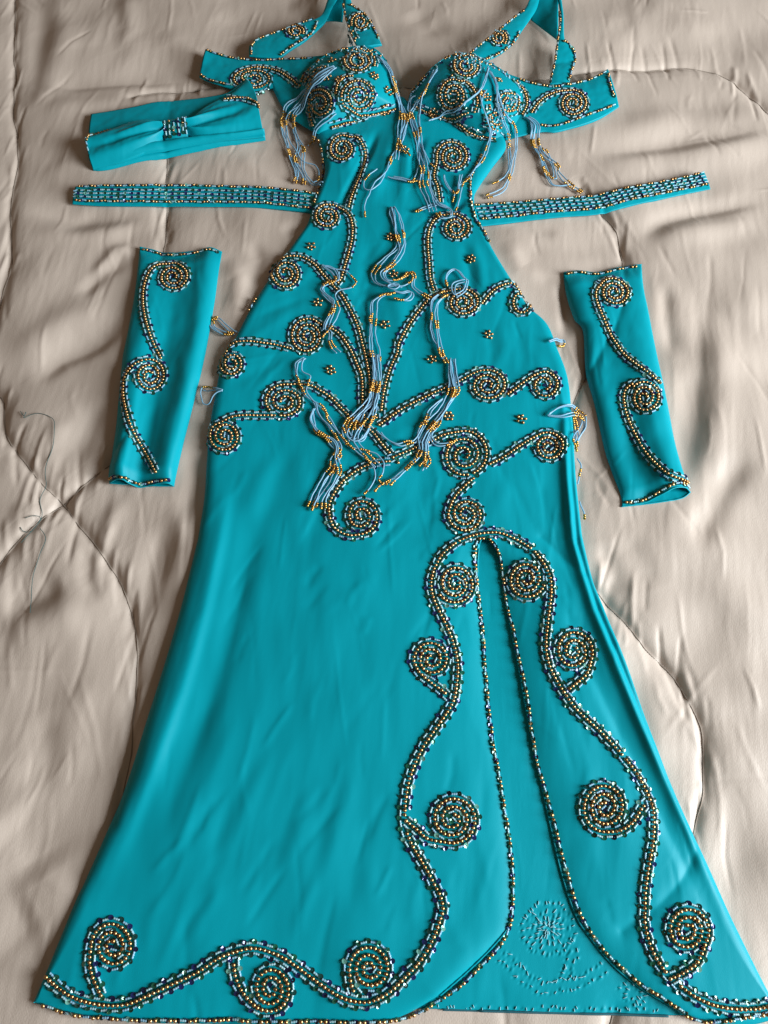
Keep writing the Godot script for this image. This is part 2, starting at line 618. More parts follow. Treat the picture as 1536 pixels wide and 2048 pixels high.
# a band of cloth with thickness; the first curve runs along its upper edge, both from left to right
func patch(owner_node: Node3D, called: String, label: String, t: Array, r: Array, b: Array, l: Array, dome: float, thick: float, pleat: int) -> void:
	var pt := pts3(t)
	var pb := pts3(b)
	var nu := clampi(int(length_of(pt) / 2.4), 8, 220)
	var mid := pt[pt.size() / 2].distance_to(pb[pb.size() / 2])
	var nv := clampi(int(maxf(mid, maxf(length_of(pts3(l)), length_of(pts3(r)))) / 2.0) + 5, 8, 60)
	if pleat:
		nu = 110; nv = 64
	var g := coons(pt, pts3(r), pb, pts3(l), nu, nv)
	var p := PackedVector3Array()
	var rows := nv * 2
	p.resize(nu * rows)
	for j in nv:
		var v := j / (nv - 1.0)
		var pv := 1.0 - pow(absf(2 * v - 1), 3.0)
		if called == "lower_fold":
			pv = sqrt(maxf(0.0, 1.0 - pow(2 * v - 1, 2.0)))
		for i in nu:
			var u := i / (nu - 1.0)
			var q := g[j * nu + i]
			var base := q.y
			var h := dome * pv + 0.7 * ripple.get_noise_2d(q.x * 2.2, q.z * 2.2) * pv
			if pleat:
				var k := (1.0 - u) if pleat == 1 else u
				var kk := pow(k, 1.3)
				h += kk * pv * (5.6 * sin(v * TAU * 2.6 + 1.0 + (1 - k) * 1.5) + 2.2 * sin(v * TAU * 4.7 + 2.0)) + (1 - kk) * 2.5 * pv * sin(v * TAU * 1.3 + u * 3.0)
			h += 0.35 * cloth.at(q.x, q.z)
			q.y = maxf(base + h, cloth.at(q.x, q.z) + thick + 0.6)
			p[j * nu + i] = q
			p[(rows - 1 - j) * nu + i] = Vector3(q.x, maxf(minf(base, q.y) - thick - 0.3 * (q.y - base), cloth.at(q.x, q.z) + 0.4), q.z)
			top.raise(q.x, q.z, q.y)
	var idx := grid_index(nu, rows, true)
	for j in nv - 1:
		var a := j * nu
		var e := (j + 1) * nu
		var a2 := (rows - 1 - j) * nu
		var e2 := (rows - 2 - j) * nu
		idx.append_array([a, e, a2, e, e2, a2])
		var w := nu - 1
		idx.append_array([a + w, a2 + w, e + w, e + w, a2 + w, e2 + w])
	part(owner_node, called, mesh_of(p, idx), mat.dress, label)
	if called == "tie_belt":
		belts.append(g)
		belt_cols.append(nu)


var belts := []
var belt_cols := []


# a flattened tube of cloth, open at both ends: an upper layer and an under layer that meet at the side folds
func sleeve(owner_node: Node3D, t: Array, r: Array, b: Array, l: Array, under_t: Array, under_b: Array) -> void:
	var nu := 56
	var nv := 170
	var g := coons(pts3(t), pts3(r), pts3(b), pts3(l), nu, nv)
	var ul := pts3(l)
	var ur := pts3(r)
	var low := coons(pts3(under_t), ur, pts3(under_b), ul, nu, nv)
	var p := PackedVector3Array()
	p.resize(nu * nv * 2)
	for j in nv:
		var v := j / (nv - 1.0)
		var inner := smoothstep(0.0, 0.08, v) * smoothstep(0.0, 0.06, 1 - v)
		for i in nu:
			var u := i / (nu - 1.0)
			var pu := sqrt(maxf(0.0, 1.0 - pow(absf(2 * u - 1), 5.0)))
			var q := g[j * nu + i]
			var under := 0.4 * cloth.at(q.x, q.z)
			q.y += under + inner * pu * (7.5 + 1.0 * ripple.get_noise_2d(q.x * 1.3 + 40, q.z * 0.9) + 1.2 * sin(u * 5.0 + v * 3.0))
			q.y = maxf(q.y, cloth.at(q.x, q.z) + 2.0)
			p[j * nu + i] = q
			top.raise(q.x, q.z, q.y)
			var k := low[j * nu + i]
			k.y = maxf(minf(k.y + under, q.y - 1.0), cloth.at(k.x, k.z) + 0.8)
			if i == 0 or i == nu - 1:
				k = q - Vector3(0, 1.4, 0)
			p[nu * nv + j * nu + i] = k
	var idx := grid_index(nu, nv)
	for k in grid_index(nu, nv):
		idx.append(k + nu * nv)
	for j in nv - 1:
		var a := j * nu
		var o := nu * nv
		idx.append_array([a, a + nu, a + o, a + nu, a + nu + o, a + o])
		a += nu - 1
		idx.append_array([a, a + o, a + nu, a + nu, a + o, a + nu + o])
	part(owner_node, "sleeve_tube", mesh_of(p, idx), mat.dress)
	for j in [0, nv - 1]:
		var rim := PackedVector3Array()
		for i in nu:
			rim.append(p[j * nu + i])
		for i in nu:
			rim.append(p[nu * nv + j * nu + nu - 1 - i])
		rim.append(rim[0])
		part(owner_node, "rolled_hem", tube(rim, 0.9, 6), mat.dress)


# ---------------------------------------------------------------- beads
func turned(profile: Array, sides: int) -> ArrayMesh:   # profile: pairs of radius and height, about the y axis
	var v := PackedVector3Array()
	for q in profile:
		for k in sides:
			var w := TAU * k / sides
			v.append(Vector3(q[0] * cos(w), q[1], q[0] * sin(w)))
	var idx := PackedInt32Array()
	for j in profile.size() - 1:
		for k in sides:
			var k2 := (k + 1) % sides
			idx.append_array([j * sides + k, j * sides + k2, (j + 1) * sides + k, j * sides + k2, (j + 1) * sides + k2, (j + 1) * sides + k])
	return mesh_of(v, idx)


func tinted(m: ArrayMesh, c: Color) -> ArrayMesh:
	var a := m.surface_get_arrays(0)
	var cols := PackedColorArray()
	cols.resize(a[Mesh.ARRAY_VERTEX].size())
	cols.fill(c)
	a[Mesh.ARRAY_COLOR] = cols
	var o := ArrayMesh.new()
	o.add_surface_from_arrays(Mesh.PRIMITIVE_TRIANGLES, a)
	return o


func make_beads() -> void:
	var prof := []
	for j in 7:
		var a := PI * j / 6.0
		prof.append([maxf(2.2 * sin(a), 0.02), 2.2 * cos(a)])
	var gold := turned(prof, 8)
	var small := []
	for j in 6:
		var a := PI * j / 5.0
		small.append([maxf(1.8 * sin(a), 0.02), 1.8 * cos(a)])
	var tiny := turned(small, 7)
	var bp := [[0.3, 3.4], [1.15, 3.1], [1.3, 2.3], [0.85, 1.15], [1.3, 0.3], [1.3, -0.3], [0.85, -1.15], [1.3, -2.3], [1.15, -3.1], [0.3, -3.4]]
	var bugle := turned(bp, 6)
	var sq := turned([[0.5, 0.12], [1.6, 0.0], [2.8, 0.55], [2.8, 0.35], [1.6, -0.25], [0.5, -0.12], [0.5, 0.12]], 10)
	bead["gold"] = []
	for c in [Color(0.52, 0.305, 0.13), Color(0.44, 0.245, 0.10), Color(0.58, 0.36, 0.17)]:
		bead["gold"].append(tinted(gold, c))
	bead["tiny"] = []
	for c in [Color(0.60, 0.36, 0.10), Color(0.52, 0.29, 0.07)]:
		bead["tiny"].append(tinted(tiny, c))
	bead["bugle"] = []
	for c in [Color(0.30, 0.53, 0.62), Color(0.25, 0.46, 0.62), Color(0.36, 0.57, 0.63)]:
		bead["bugle"].append(tinted(bugle, c))
	bead["sequin"] = []
	for c in [Color(0.010, 0.075, 0.045), Color(0.008, 0.055, 0.05), Color(0.012, 0.02, 0.11), Color(0.008, 0.012, 0.06), Color(0.015, 0.13, 0.075), Color(0.20, 0.50, 0.42)]:
		bead["sequin"].append(tinted(sq, c))


func crowded(p: Vector3, r: float, kind: int) -> bool:
	var i := floori(p.x / 6.0)
	var j := floori(p.z / 6.0)
	for a in range(i - 1, i + 2):
		for b in range(j - 1, j + 2):
			for o in taken.get(Vector2i(a, b), []):
				if Vector3(o.x, o.y, o.z).distance_to(p) < (r if int(o.w) == kind else r * 0.88):
					return true
	return false


func claim(p: Vector3, kind: int) -> void:
	var key := Vector2i(floori(p.x / 6.0), floori(p.z / 6.0))
	if not taken.has(key):
		taken[key] = []
	taken[key].append(Vector4(p.x, p.y, p.z, kind))


func along(dir: Vector3) -> Basis:   # y axis along dir
	var y := dir.normalized()
	var x := y.cross(Vector3.UP)
	x = x.normalized() if x.length() > 0.05 else Vector3.RIGHT
	return Basis(x, y, x.cross(y))


class Batch:
	var gold := []
	var bugle := []
	var sequin := []
	var tiny := []


func put_gold(bt: Batch, x: float, z: float, up := 1.7) -> void:
	var b := Basis.from_euler(Vector3(rng.randf() * TAU, rng.randf() * TAU, 0))
	bt.gold.append([bead.gold[rng.randi() % 3], Transform3D(b * rng.randf_range(0.89, 1.09), Vector3(x, top.at(x, z), z) + up_at(x, z) * up)])


func put_bugle(bt: Batch, x: float, z: float, dir: Vector3, up := 1.0) -> void:
	var h := Vector2(dir.x, dir.z) / maxf(dir.length(), 0.01) * 3.0
	var y0 := top.at(x - h.x, z - h.y)
	var y1 := top.at(x + h.x, z + h.y)
	var d := Vector3(h.x * 2, clampf(y1 - y0, -7, 7), h.y * 2)
	d = d.rotated(Vector3.UP, rng.randf_range(-0.12, 0.12))
	bt.bugle.append([bead.bugle[rng.randi() % 3], Transform3D(along(d), Vector3(x, maxf((y0 + y1) * 0.5, top.at(x, z)), z) + up_at(x, z) * (up + rng.randf() * 0.4))])


func put_sequin(bt: Batch, x: float, z: float, dir: Vector3, out := Vector3.ZERO) -> void:
	var up := up_at(x, z)
	var nrm := (dir.normalized() * rng.randf_range(0.0, 0.55) + up * rng.randf_range(0.75, 1.1) + out * rng.randf_range(0.0, 0.4) + Vector3(rng.randf_range(-0.2, 0.2), 0, rng.randf_range(-0.2, 0.2))).normalized()
	var r := rng.randf()
	var k := 0 if r < 0.3 else 1 if r < 0.48 else 2 if r < 0.66 else 3 if r < 0.8 else 4 if r < 0.93 else 5
	bt.sequin.append([bead.sequin[k], Transform3D(along(nrm), Vector3(x, top.at(x, z), z) + up * (1.0 + 1.3 * (1 - nrm.dot(up))))])


func commit(owner_node: Node3D, node: Node3D, bt: Batch) -> void:
	for kind in ["gold", "bugle", "sequin", "tiny"]:
		var list: Array = bt.get(kind)
		if list.is_empty():
			continue
		var called: String = {"gold": "gold_bead", "bugle": "bugle_bead", "sequin": "sequin", "tiny": "small_gold_bead"}[kind]
		var m: Material = mat[{"gold": "gold", "bugle": "bugle", "sequin": "sequin", "tiny": "gold"}[kind]]
		var key: String = str(owner_node.name) + str(kind)
		var used: int = counts.get(key, 0)
		if kind != "tiny" and used + list.size() <= 300:
			counts[key] = used + list.size()
			for b in list:
				var o := MeshInstance3D.new()
				o.name = called
				o.mesh = b[0]
				o.material_override = m
				node.add_child(o, true)
				var t: Transform3D = b[1]
				o.transform = Transform3D(t.basis, t.origin * MM)
		else:
			var st := SurfaceTool.new()
			for b in list:
				var t: Transform3D = b[1]
				st.append_from(b[0], 0, Transform3D(t.basis, t.origin * MM))
			var o := MeshInstance3D.new()
			o.name = called + "s"
			o.mesh = st.commit()
			o.material_override = m
			o.set_meta("kind", "stuff")
			node.add_child(o, true)


func up_at(x: float, z: float) -> Vector3:
	var k := 3.5
	return Vector3(top.at(x - k, z) - top.at(x + k, z), 2.0 * k, top.at(x, z - k) - top.at(x, z + k)).normalized()


func rest(q: Vector3) -> Vector3:
	return Vector3(q.x, top.at(q.x, q.z), q.z)


# the path laid on the cloth, in even steps along the surface
func on_cloth(flat: Array, step: float) -> PackedVector3Array:
	var p := stepped(on_bed(flat), 0.6)
	for i in p.size():
		p[i].y = top.at(p[i].x, p[i].z)
	for n in 3:
		var o := p.duplicate()
		for i in range(1, p.size() - 1):
			o[i].y = (p[i - 1].y + 2.0 * p[i].y + p[i + 1].y) * 0.25
		p = o
	return evenly(p, maxi(2, int(length_of(p) / step) + 1))


func beside(p: PackedVector3Array, off: float) -> PackedVector3Array:
	var o := PackedVector3Array()
	var n := p.size()
	for i in n:
		var d := p[mini(i + 3, n - 1)] - p[maxi(i - 3, 0)]
		var side := up_at(p[i].x, p[i].z).cross(d).normalized()
		o.append(rest(p[i] + side * off))
	return o


# a row of gold beads with bugle beads and sequins sewn along both sides
func scroll(owner_node: Node3D, called: String, label: String, flat: Array, _sides: int) -> void:
	var node := holder(owner_node, called, label)
	var bt := Batch.new()
	var p := on_cloth(flat, 0.6)
	var len_ := length_of(p)
	var s := 0.0
	while s < len_:
		var q := p[mini(int(s / len_ * (p.size() - 1)), p.size() - 1)]
		if not crowded(q, 3.9, 0):
			put_gold(bt, q.x, q.z)
			claim(q, 0)
		s += 4.75
	for side in [-1.0, 1.0]:
		var o := beside(p, 4.9 * side)
		var acc := 0.0
		var next := rng.randf_range(1.0, 5.0)
		var phase := 0
		for i in range(1, o.size() - 1):
			acc += o[i].distance_to(o[i - 1])
			if acc < next:
				continue
			var d := o[mini(i + 2, o.size() - 1)] - o[maxi(i - 2, 0)]
			if d.dot(p[mini(i + 2, p.size() - 1)] - p[maxi(i - 2, 0)]) < 0.0:
				continue
			var q := o[i]
			var outward := (o[i] - p[i]).normalized()
			if phase == 0:
				var t := d.normalized() * 2.3
				if not crowded(q, 3.3, 1) and not crowded(q + t, 3.0, 1) and not crowded(q - t, 3.0, 1):
					put_bugle(bt, q.x, q.z, d)
					claim(q + t * 0.8, 1)
					claim(q - t * 0.8, 1)
					next = acc + 5.0
					phase = 1
				else:
					next = acc + 1.5
			else:
				if not crowded(q, 3.0, 2):
					put_sequin(bt, q.x + outward.x * 0.9, q.z + outward.z * 0.9, d, outward)
				phase = 0
				next = acc + 5.2
	commit(owner_node, node, bt)


# the edging: two gold beads, a sequin, a bugle bead, a sequin ...
func trim(owner_node: Node3D, called: String, label: String, flat: Array) -> void:
	var node := holder(owner_node, called, label)
	var bt := Batch.new()
	var p := on_cloth(flat, 0.6)
	var len_ := length_of(p)
	var s := 1.0
	var phase := 0
	while s < len_ - 1.0:
		var k := mini(int(s / len_ * (p.size() - 1)), p.size() - 1)
		var q := p[k]
		var d := p[mini(k + 3, p.size() - 1)] - p[maxi(k - 3, 0)]
		match phase:
			0, 1:
				put_gold(bt, q.x, q.z)
				claim(q, 0)
				s += 4.8 if phase == 0 else 3.6
			2, 4:
				put_sequin(bt, q.x, q.z, d)
				s += 3.6 if phase == 2 else 3.4
			3:
				put_bugle(bt, q.x, q.z, d)
				claim(q, 1)
				s += 4.2
		phase = (phase + 1) % 5
	commit(owner_node, node, bt)


func bead_row(owner_node: Node3D, kind: String, flat: Array) -> void:
	var node := holder(owner_node, "bead_row")
	var bt := Batch.new()
	var p := on_cloth(flat, 0.6)
	var len_ := length_of(p)
	var s := 1.5
	var k := 0
	while s < len_:
		var at := mini(int(s / len_ * (p.size() - 1)), p.size() - 1)
		var q := p[at]
		var d := p[mini(at + 3, p.size() - 1)] - p[maxi(at - 3, 0)]
		if kind == "gold":
			put_gold(bt, q.x, q.z)
			s += 4.75
		elif k % 2 == 0:
			if kind == "knot" and rng.randf() < 0.3:
				put_gold(bt, q.x, q.z)
			else:
				put_bugle(bt, q.x, q.z, d)
			s += 5.0
		else:
			put_sequin(bt, q.x, q.z, d)
			s += 4.8
		k += 1
	commit(owner_node, node, bt)


func belt_rows() -> void:
	for n in belts.size():
		var g: PackedVector3Array = belts[n]
		var nu: int = belt_cols[n]
		var nv := g.size() / nu
		for row in 5:
			var node := holder(dress, "belt_bead_row")
			var bt := Batch.new()
			var v: float = 0.1 + 0.17 * row if n == 1 else 0.12 + 0.185 * row
			var line := PackedVector3Array()
			for i in nu:
				line.append(g[int(v * (nv - 1)) * nu + i])
			var s := 2.0 + rng.randf() * 5.0
			var total := length_of(line)
			var k := 0
			while s < total - 1.5:
				var f := s / total * (nu - 1)
				var q := line[int(f)].lerp(line[mini(int(f) + 1, nu - 1)], f - int(f))
				var d := line[mini(int(f) + 1, nu - 1)] - line[maxi(int(f) - 1, 0)]
				q.z += rng.randf_range(-0.5, 0.5)
				if row == 0 or row == 4:
					match k % 5:
						0, 1:
							put_gold(bt, q.x, q.z)
							s += 4.8 if k % 5 == 0 else 3.6
						2, 4:
							put_sequin(bt, q.x, q.z, d)
							s += 3.4
						3:
							put_bugle(bt, q.x, q.z, d)
							s += 4.2
				elif k % 2 == 0:
					put_bugle(bt, q.x, q.z, d)
					s += 5.2
				else:
					put_sequin(bt, q.x, q.z, d)
					s += 5.0
				k += 1
			commit(dress, node, bt)


func flowers(flat: Array) -> void:
	for i in range(0, flat.size(), 2):
		var node := holder(dress, "bead_flower")
		var bt := Batch.new()
		var turn := rng.randf() * TAU
		var petals := 5 if rng.randf() < 0.5 else 6
		put_gold(bt, flat[i], flat[i + 1])
		for k in petals:
			var a := turn + TAU * k / petals
			var r := rng.randf_range(4.6, 6.4)
			put_gold(bt, flat[i] + cos(a) * r, flat[i + 1] + sin(a) * r)
		commit(dress, node, bt)


func laid(flat: Array, stride: int, step: float, up: float, bridge: int) -> Array:
	var c := PackedVector3Array()
	for i in range(0, flat.size() - stride + 1, stride):
		c.append(Vector3(flat[i], 0, flat[i + 1]))
	var p := stepped(c, step)
	var h := PackedFloat32Array()
	for q in p:
		h.append(top.at(q.x, q.z) + up)
	var hi := PackedFloat32Array()
	for i in p.size():
		var m := -1e9
		for k in range(maxi(0, i - bridge), mini(p.size(), i + bridge + 1)):
			m = maxf(m, h[k])
		hi.append(m)
	for i in p.size():
		var m := 0.0
		var n := 0
		for k in range(maxi(0, i - bridge), mini(p.size(), i + bridge + 1)):
			m += hi[k]
			n += 1
		p[i].y = m / n
	return [p, c]


func tassel(label: String, _h: float, strands: Array) -> void:
	var node := holder(dress, "bead_tassel", label)
	var bt := Batch.new()
	var all := []
	for s in strands:
		all.append(s)
		if strands.size() > 2 and rng.randf() < 0.7:
			# a second strand of the same bunch, hanging a little apart
			var twin: Array = s.duplicate()
			var ox := rng.randf_range(3.0, 7.0) * (1.0 if rng.randf() < 0.5 else -1.0)
			var oz := rng.randf_range(-5.0, 5.0)
			for k in range(0, twin.size(), 3):
				var f := 0.35 + 0.65 * k / float(twin.size())
				twin[k] += ox * f
				twin[k + 1] += oz * f
			all.append(twin)
	for s in all:
		var got := laid(s, 3, 0.85, 2.6 + rng.randf() * 2.5, 6)
		var p: PackedVector3Array = got[0]
		for i in p.size():
			var w := i * 0.85
			p[i].x += 0.7 * sin(w * 0.11 + s[0]) + 0.25 * sin(w * 0.37 + s[1])
			p[i].z += 0.7 * cos(w * 0.09 + s[1])
		part(node, "seed_bead_strand", tube(p, 1.05, 6, 0.25), mat.seed)
		for i in range(0, s.size(), 3):
			if s[i + 2] < 0.5:
				continue
			var best := 0
			var bd := 1e9
			for k in p.size():
				var dd := Vector2(p[k].x - s[i], p[k].z - s[i + 1]).length()
				if dd < bd:
					bd = dd
					best = k
			var many := rng.randi_range(4, 6)
			for b in many:
				var at := clampi(best + roundi((b - (many - 1) * 0.5) * 3.1 / 0.85), 0, p.size() - 1)
				bt.tiny.append([bead.tiny[rng.randi() % 2], Transform3D(Basis.from_euler(Vector3(rng.randf() * 6, rng.randf() * 6, 0)), p[at] + Vector3(rng.randf_range(-0.3, 0.3), 0.2, rng.randf_range(-0.3, 0.3)))])
	commit(dress, node, bt)


# stitching seen from the wrong side: small separate stitches, each pulling a dimple into the cloth
func sew(kind: String, flat: Array) -> void:
	var p := stepped(on_bed(flat), 1.0)
	var s := 0
	while s < p.size() - 3:
		var d := (p[mini(s + 3, p.size() - 1)] - p[maxi(s - 3, 0)]).normalized()
		var sides: Array[float] = [0.0]
		if kind == "stem" or kind == "wave":
			sides = [-4.5, 4.5]
		for o in sides:
			var q := p[s] + Vector3(-d.z, 0, d.x) * (o + rng.randf_range(-1.6, 1.6)) + d * rng.randf_range(-1.5, 1.5)
			var e := d.rotated(Vector3.UP, rng.randf_range(-1.5, 1.5))
			var l := rng.randf_range(0.8, 2.4)
			if kind == "hem":
				e = d.rotated(Vector3.UP, PI / 2 + rng.randf_range(-0.7, 0.7))
				l = 1.3
			if kind.begins_with("spiral"):
				e = Vector3(-d.z, 0, d.x).rotated(Vector3.UP, rng.randf_range(-0.5, 0.5))
			if kind == "spoke":
				e = d.rotated(Vector3.UP, rng.randf_range(-0.25, 0.25))
				l = rng.randf_range(1.6, 2.6)
			if rng.randf() < 0.8:
				sewn.append([q - e * l, q + e * l])
			dimple.stroke(PackedVector2Array([Vector2(q.x - 1.5, q.z - 0.8), Vector2(q.x + 0.2, q.z), Vector2(q.x + 1.8, q.z + 0.8)]), rng.randf_range(0.35, 0.7), 2.0, 2.4)
			dimple.stroke(PackedVector2Array([Vector2(q.x - 3.5, q.z), Vector2(q.x - 2.6, q.z + 0.8), Vector2(q.x - 2.0, q.z + 2.0)]), -0.4, 1.8, 1.8)
		s += (rng.randi_range(4, 6) if kind != "hem" else (4 if rng.randf() < 0.6 else 8))


var sewn := []
var dimple: Field


func show_stitches() -> void:
	var st := SurfaceTool.new()
	for s in sewn:
		var a: Vector3 = s[0]
		var b: Vector3 = s[1]
		a.y = top.at(a.x, a.z) + 0.15
		b.y = top.at(b.x, b.z) + 0.15
		st.append_from(tube(PackedVector3Array([a, (a + b) * 0.5 + Vector3(0, 0.15, 0), b]), 0.38, 5), 0, Transform3D.IDENTITY)
	part(dress, "reverse_stitching", st.commit(), mat.stitch, "", true)


func thread(flat: Array) -> void:
	var p: PackedVector3Array = laid(flat, 2, 1.5, 0.6, 4)[0]
	for i in p.size():
		p[i].x += 0.8 * sin(i * 0.19)
		p[i].y += 0.8 + 0.8 * sin(i * 0.13)
	threads.append(p)


var threads := []


# ---------------------------------------------------------------- the scene
func _ready() -> void:
	rng.seed = 77
	var cam := Camera3D.new()
	cam.name = "camera"
	cam.fov = 67.32
	cam.near = 0.05
	cam.far = 20.0
	add_child(cam)
	cam.position = Vector3(0, 0.913, 0)
	cam.rotation_degrees = Vector3(-68.0, 0, 0)
	cam.current = true
	var env := Environment.new()
	env.background_mode = Environment.BG_COLOR
	env.background_color = Color(0.13, 0.094, 0.064).linear_to_srgb()
	env.tonemap_mode = Environment.TONE_MAPPER_LINEAR
	env.tonemap_exposure = 1.0
	env.sdfgi_enabled = true
	env.ssao_enabled = true
	env.ssil_enabled = true
	var we := WorldEnvironment.new()
	we.name = "environment"
	we.environment = env
	add_child(we)
	var lamp := AreaLight3D.new()
	lamp.name = "window_light"
	lamp.area_size = Vector2(1.6, 1.7)
	lamp.area_normalize_energy = true
	lamp.light_energy = 29.5
	lamp.light_color = Color(0.95, 0.985, 1.0)
	lamp.shadow_enabled = true
	lamp.area_range = 12.0
	lamp.area_attenuation = 2.0
	add_child(lamp)
	lamp.look_at_from_position(Vector3(3.05, 1.4, 0.45), Vector3(0.1, 0, -0.5))

	# materials
	var cover := fabric("comforter_cloth", Color(0.56, 0.468, 0.402).linear_to_srgb(), 0.55, 0.2)
	var slub := noise_tex(0.11, 3, 31)
	var ramp := Gradient.new()
	ramp.set_color(0, Color(0.95, 0.945, 0.94))
	ramp.set_color(1, Color(1.0, 1.0, 1.0))
	slub.color_ramp = ramp
	cover.albedo_texture = slub
	cover.heightmap_enabled = true
	cover.heightmap_texture = noise_tex(0.10, 3, 8)
	cover.heightmap_scale = 0.012
	cover.uv1_triplanar = true
	cover.uv1_world_triplanar = true
	cover.uv1_scale = Vector3(9.0, 7.0, 6.0)
	mat["cover"] = cover
	mat["seam"] = fabric("seam_thread", Color(0.27, 0.22, 0.18).linear_to_srgb(), 0.9, 0.0)
	var tq := fabric("turquoise_lycra", Color(0.0, 0.312, 0.388).linear_to_srgb(), 0.45, 0.0)
	tq.metallic_specular = 0.28
	var knit := noise_tex(0.14, 3, 57)
	var tone := Gradient.new()
	tone.set_color(0, Color(0.955, 0.955, 0.96))
	tone.set_color(1, Color(1.0, 1.0, 1.0))
	knit.color_ramp = tone
	tq.albedo_texture = knit
	tq.heightmap_enabled = true
	tq.heightmap_texture = noise_tex(0.16, 2, 58)
	tq.heightmap_scale = 0.005
	tq.uv1_triplanar = true
	tq.uv1_world_triplanar = true
	tq.uv1_scale = Vector3(9.0, 9.0, 9.0)
	mat["dress"] = tq
	mat["binding"] = fabric("dark_teal_binding", Color(0.004, 0.09, 0.12).linear_to_srgb(), 0.7, 0.0)
	var g := StandardMaterial3D.new()
	g.resource_name = "bronze_gold"
	g.vertex_color_use_as_albedo = true
	g.metallic = 1.0
	g.roughness = 0.36
	mat["gold"] = g
	var b := StandardMaterial3D.new()
	b.resource_name = "pale_blue_glass"
	b.vertex_color_use_as_albedo = true
	b.roughness = 0.25
	b.metallic_specular = 0.5
	mat["bugle"] = b
	var s := StandardMaterial3D.new()
	s.resource_name = "sequin_foil"
	s.vertex_color_use_as_albedo = true
	s.roughness = 0.12
	s.metallic = 0.35
	s.metallic_specular = 0.8
	mat["sequin"] = s
	mat["seed"] = fabric("blue_seed_beads", Color(0.22, 0.43, 0.60).linear_to_srgb(), 0.35, 0.0)
	mat["stitch"] = fabric("pale_blue_thread", Color(0.30, 0.60, 0.68).linear_to_srgb(), 0.8, 0.0)
	mat["thread"] = fabric("grey_green_thread", Color(0.045, 0.10, 0.10).linear_to_srgb(), 0.8, 0.0)
	ripple.seed = 9
	ripple.noise_type = FastNoiseLite.TYPE_SIMPLEX_SMOOTH
	ripple.frequency = 0.016
	ripple.fractal_octaves = 2

	cloth = Field.new(-780.0, -1450.0, 780.0, 300.0, 2.4)
	make_comforter()
	make_beads()

	# ---- the dress
	drape = Field.new(-560.0, -1300.0, 560.0, 260.0, 2.0)
	drape.stroke(flat2([-195.9, -451.4, -200.1, -394.4, -205.5, -326.4, -216.3, -237, -234.6, -142.2, -259.8, -49.1, -281.9, 17.3, -303.4, 75.2]), 4.6, 9.3, 16.1)
	drape.stroke(flat2([-152.9, -408.4, -163.8, -326.4, -178.6, -230.9, -200.1, -130.8, -229.9, -28.2, -254.8, 41.8]), -3.5, 13.6, 16.1)
	drape.stroke(flat2([242.4, -613.5, 256.5, -526.2, 247.4, -415.5, 247.2, -326.4, 266.3, -243.2, 287.4, -168.1, 315.6, -75.7, 349.8, 27.2, 383.8, 134.7]), 8.0, 9.3, 7.4)
	drape.stroke(flat2([229.3, -605.4, 241.7, -526.2, 234.5, -415.5, 233.5, -326.4, 250.6, -237, 272.1, -162.3, 299.5, -81.1, 334.5, 22.2, 369.3, 130.2]), 6.0, 6.8, 5.6)
	drape.stroke(flat2([236.9, -589.2, 247, -495.8, 241, -408.4, 240.4, -319.8, 257.8, -237, 279.5, -165.2, 307.2, -75.7, 342.2, 24.7, 376.5, 132.5]), -4.0, 3.4, 3.4)
	drape.stroke(flat2([213.6, -261.9, 240.9, -171, 280.6, -65, 321.6, 37, 350.3, 121.3]), -3.0, 14.9, 8.7)
	drape.stroke(flat2([-70.9, -43.9, -91.2, 2.3, -104.8, 56.3]), 0.73, 8.3, 11.2)
	drape.stroke(flat2([-87.5, -43.9, -104.7, 2.3, -120.7, 56.3]), -0.73, 9.3, 8.3)
	drape.stroke(flat2([-117.6, -92, -147.1, -23.1, -179, 56.3]), 0.73, 9.3, 11.2)
	drape.stroke(flat2([-134.3, -86.5, -163.5, -23.1, -195.3, 51.5]), -0.73, 9.3, 9.3)
	drape.stroke(flat2([-164.8, -119.6, -192.7, -43.9, -224.3, 27.2]), 0.55, 9.3, 9.3)
	drape.stroke(flat2([-26.8, -65, -47.9, -2.7, -62.2, 65.8]), 0.66, 10.3, 10.3)
	drape.stroke(flat2([-43.4, -54.4, -64, 2.3, -83.1, 70.5]), -0.66, 8.3, 8.3)
	drape.stroke(flat2([-4.4, -23.1, -12.3, 27.2, -19.9, 84.6]), 0.58, 9.3, 9.3)
	drape.stroke(flat2([-18, -12.9, -29.9, 37, -38, 93.9]), -0.58, 7.4, 7.4)
	drape.stroke(flat2([-68.1, 46.6, -87.6, 89.3, -91.6, 116.7]), 0.66, 6.6, 6.6)
	drape.stroke(flat2([-168.4, 56.3, -191.5, 93.9, -199.3, 121.3]), 0.66, 7.4, 7.4)
	drape.stroke(flat2([-178.6, 61, -204, 98.5, -214.2, 125.7]), -0.58, 6.6, 6.6)
	drape.stroke(flat2([-230.9, 65.8, -243.5, 93.9, -244.5, 130.2]), 0.55, 7.4, 7.4)
	drape.stroke(flat2([-135.8, -451.4, -159.4, -408.4, -174.5, -346.4]), 1.14, 13, 13)
	drape.stroke(flat2([-116.9, -466, -134, -415.5, -149, -339.7]), -1.14, 13, 13)
	drape.stroke(flat2([-96.1, -436.9, -106.8, -380.5, -116.5, -313.3]), 0.94, 13, 13)
	drape.stroke(flat2([-76.4, -429.7, -81.2, -373.6, -91.4, -306.7]), -0.78, 11.2, 11.2)
	drape.stroke(flat2([-205.8, -605.4, -159.8, -646.7, -119.1, -680.6]), 0.83, 9.3, 9.3)
	drape.stroke(flat2([-214.7, -541.7, -169.3, -573.2, -142.8, -589.2]), -0.78, 9.3, 9.3)
	drape.stroke(flat2([-176.3, -689.2, -120.9, -724.1, -93.2, -759.9]), 0.78, 8.3, 8.3)
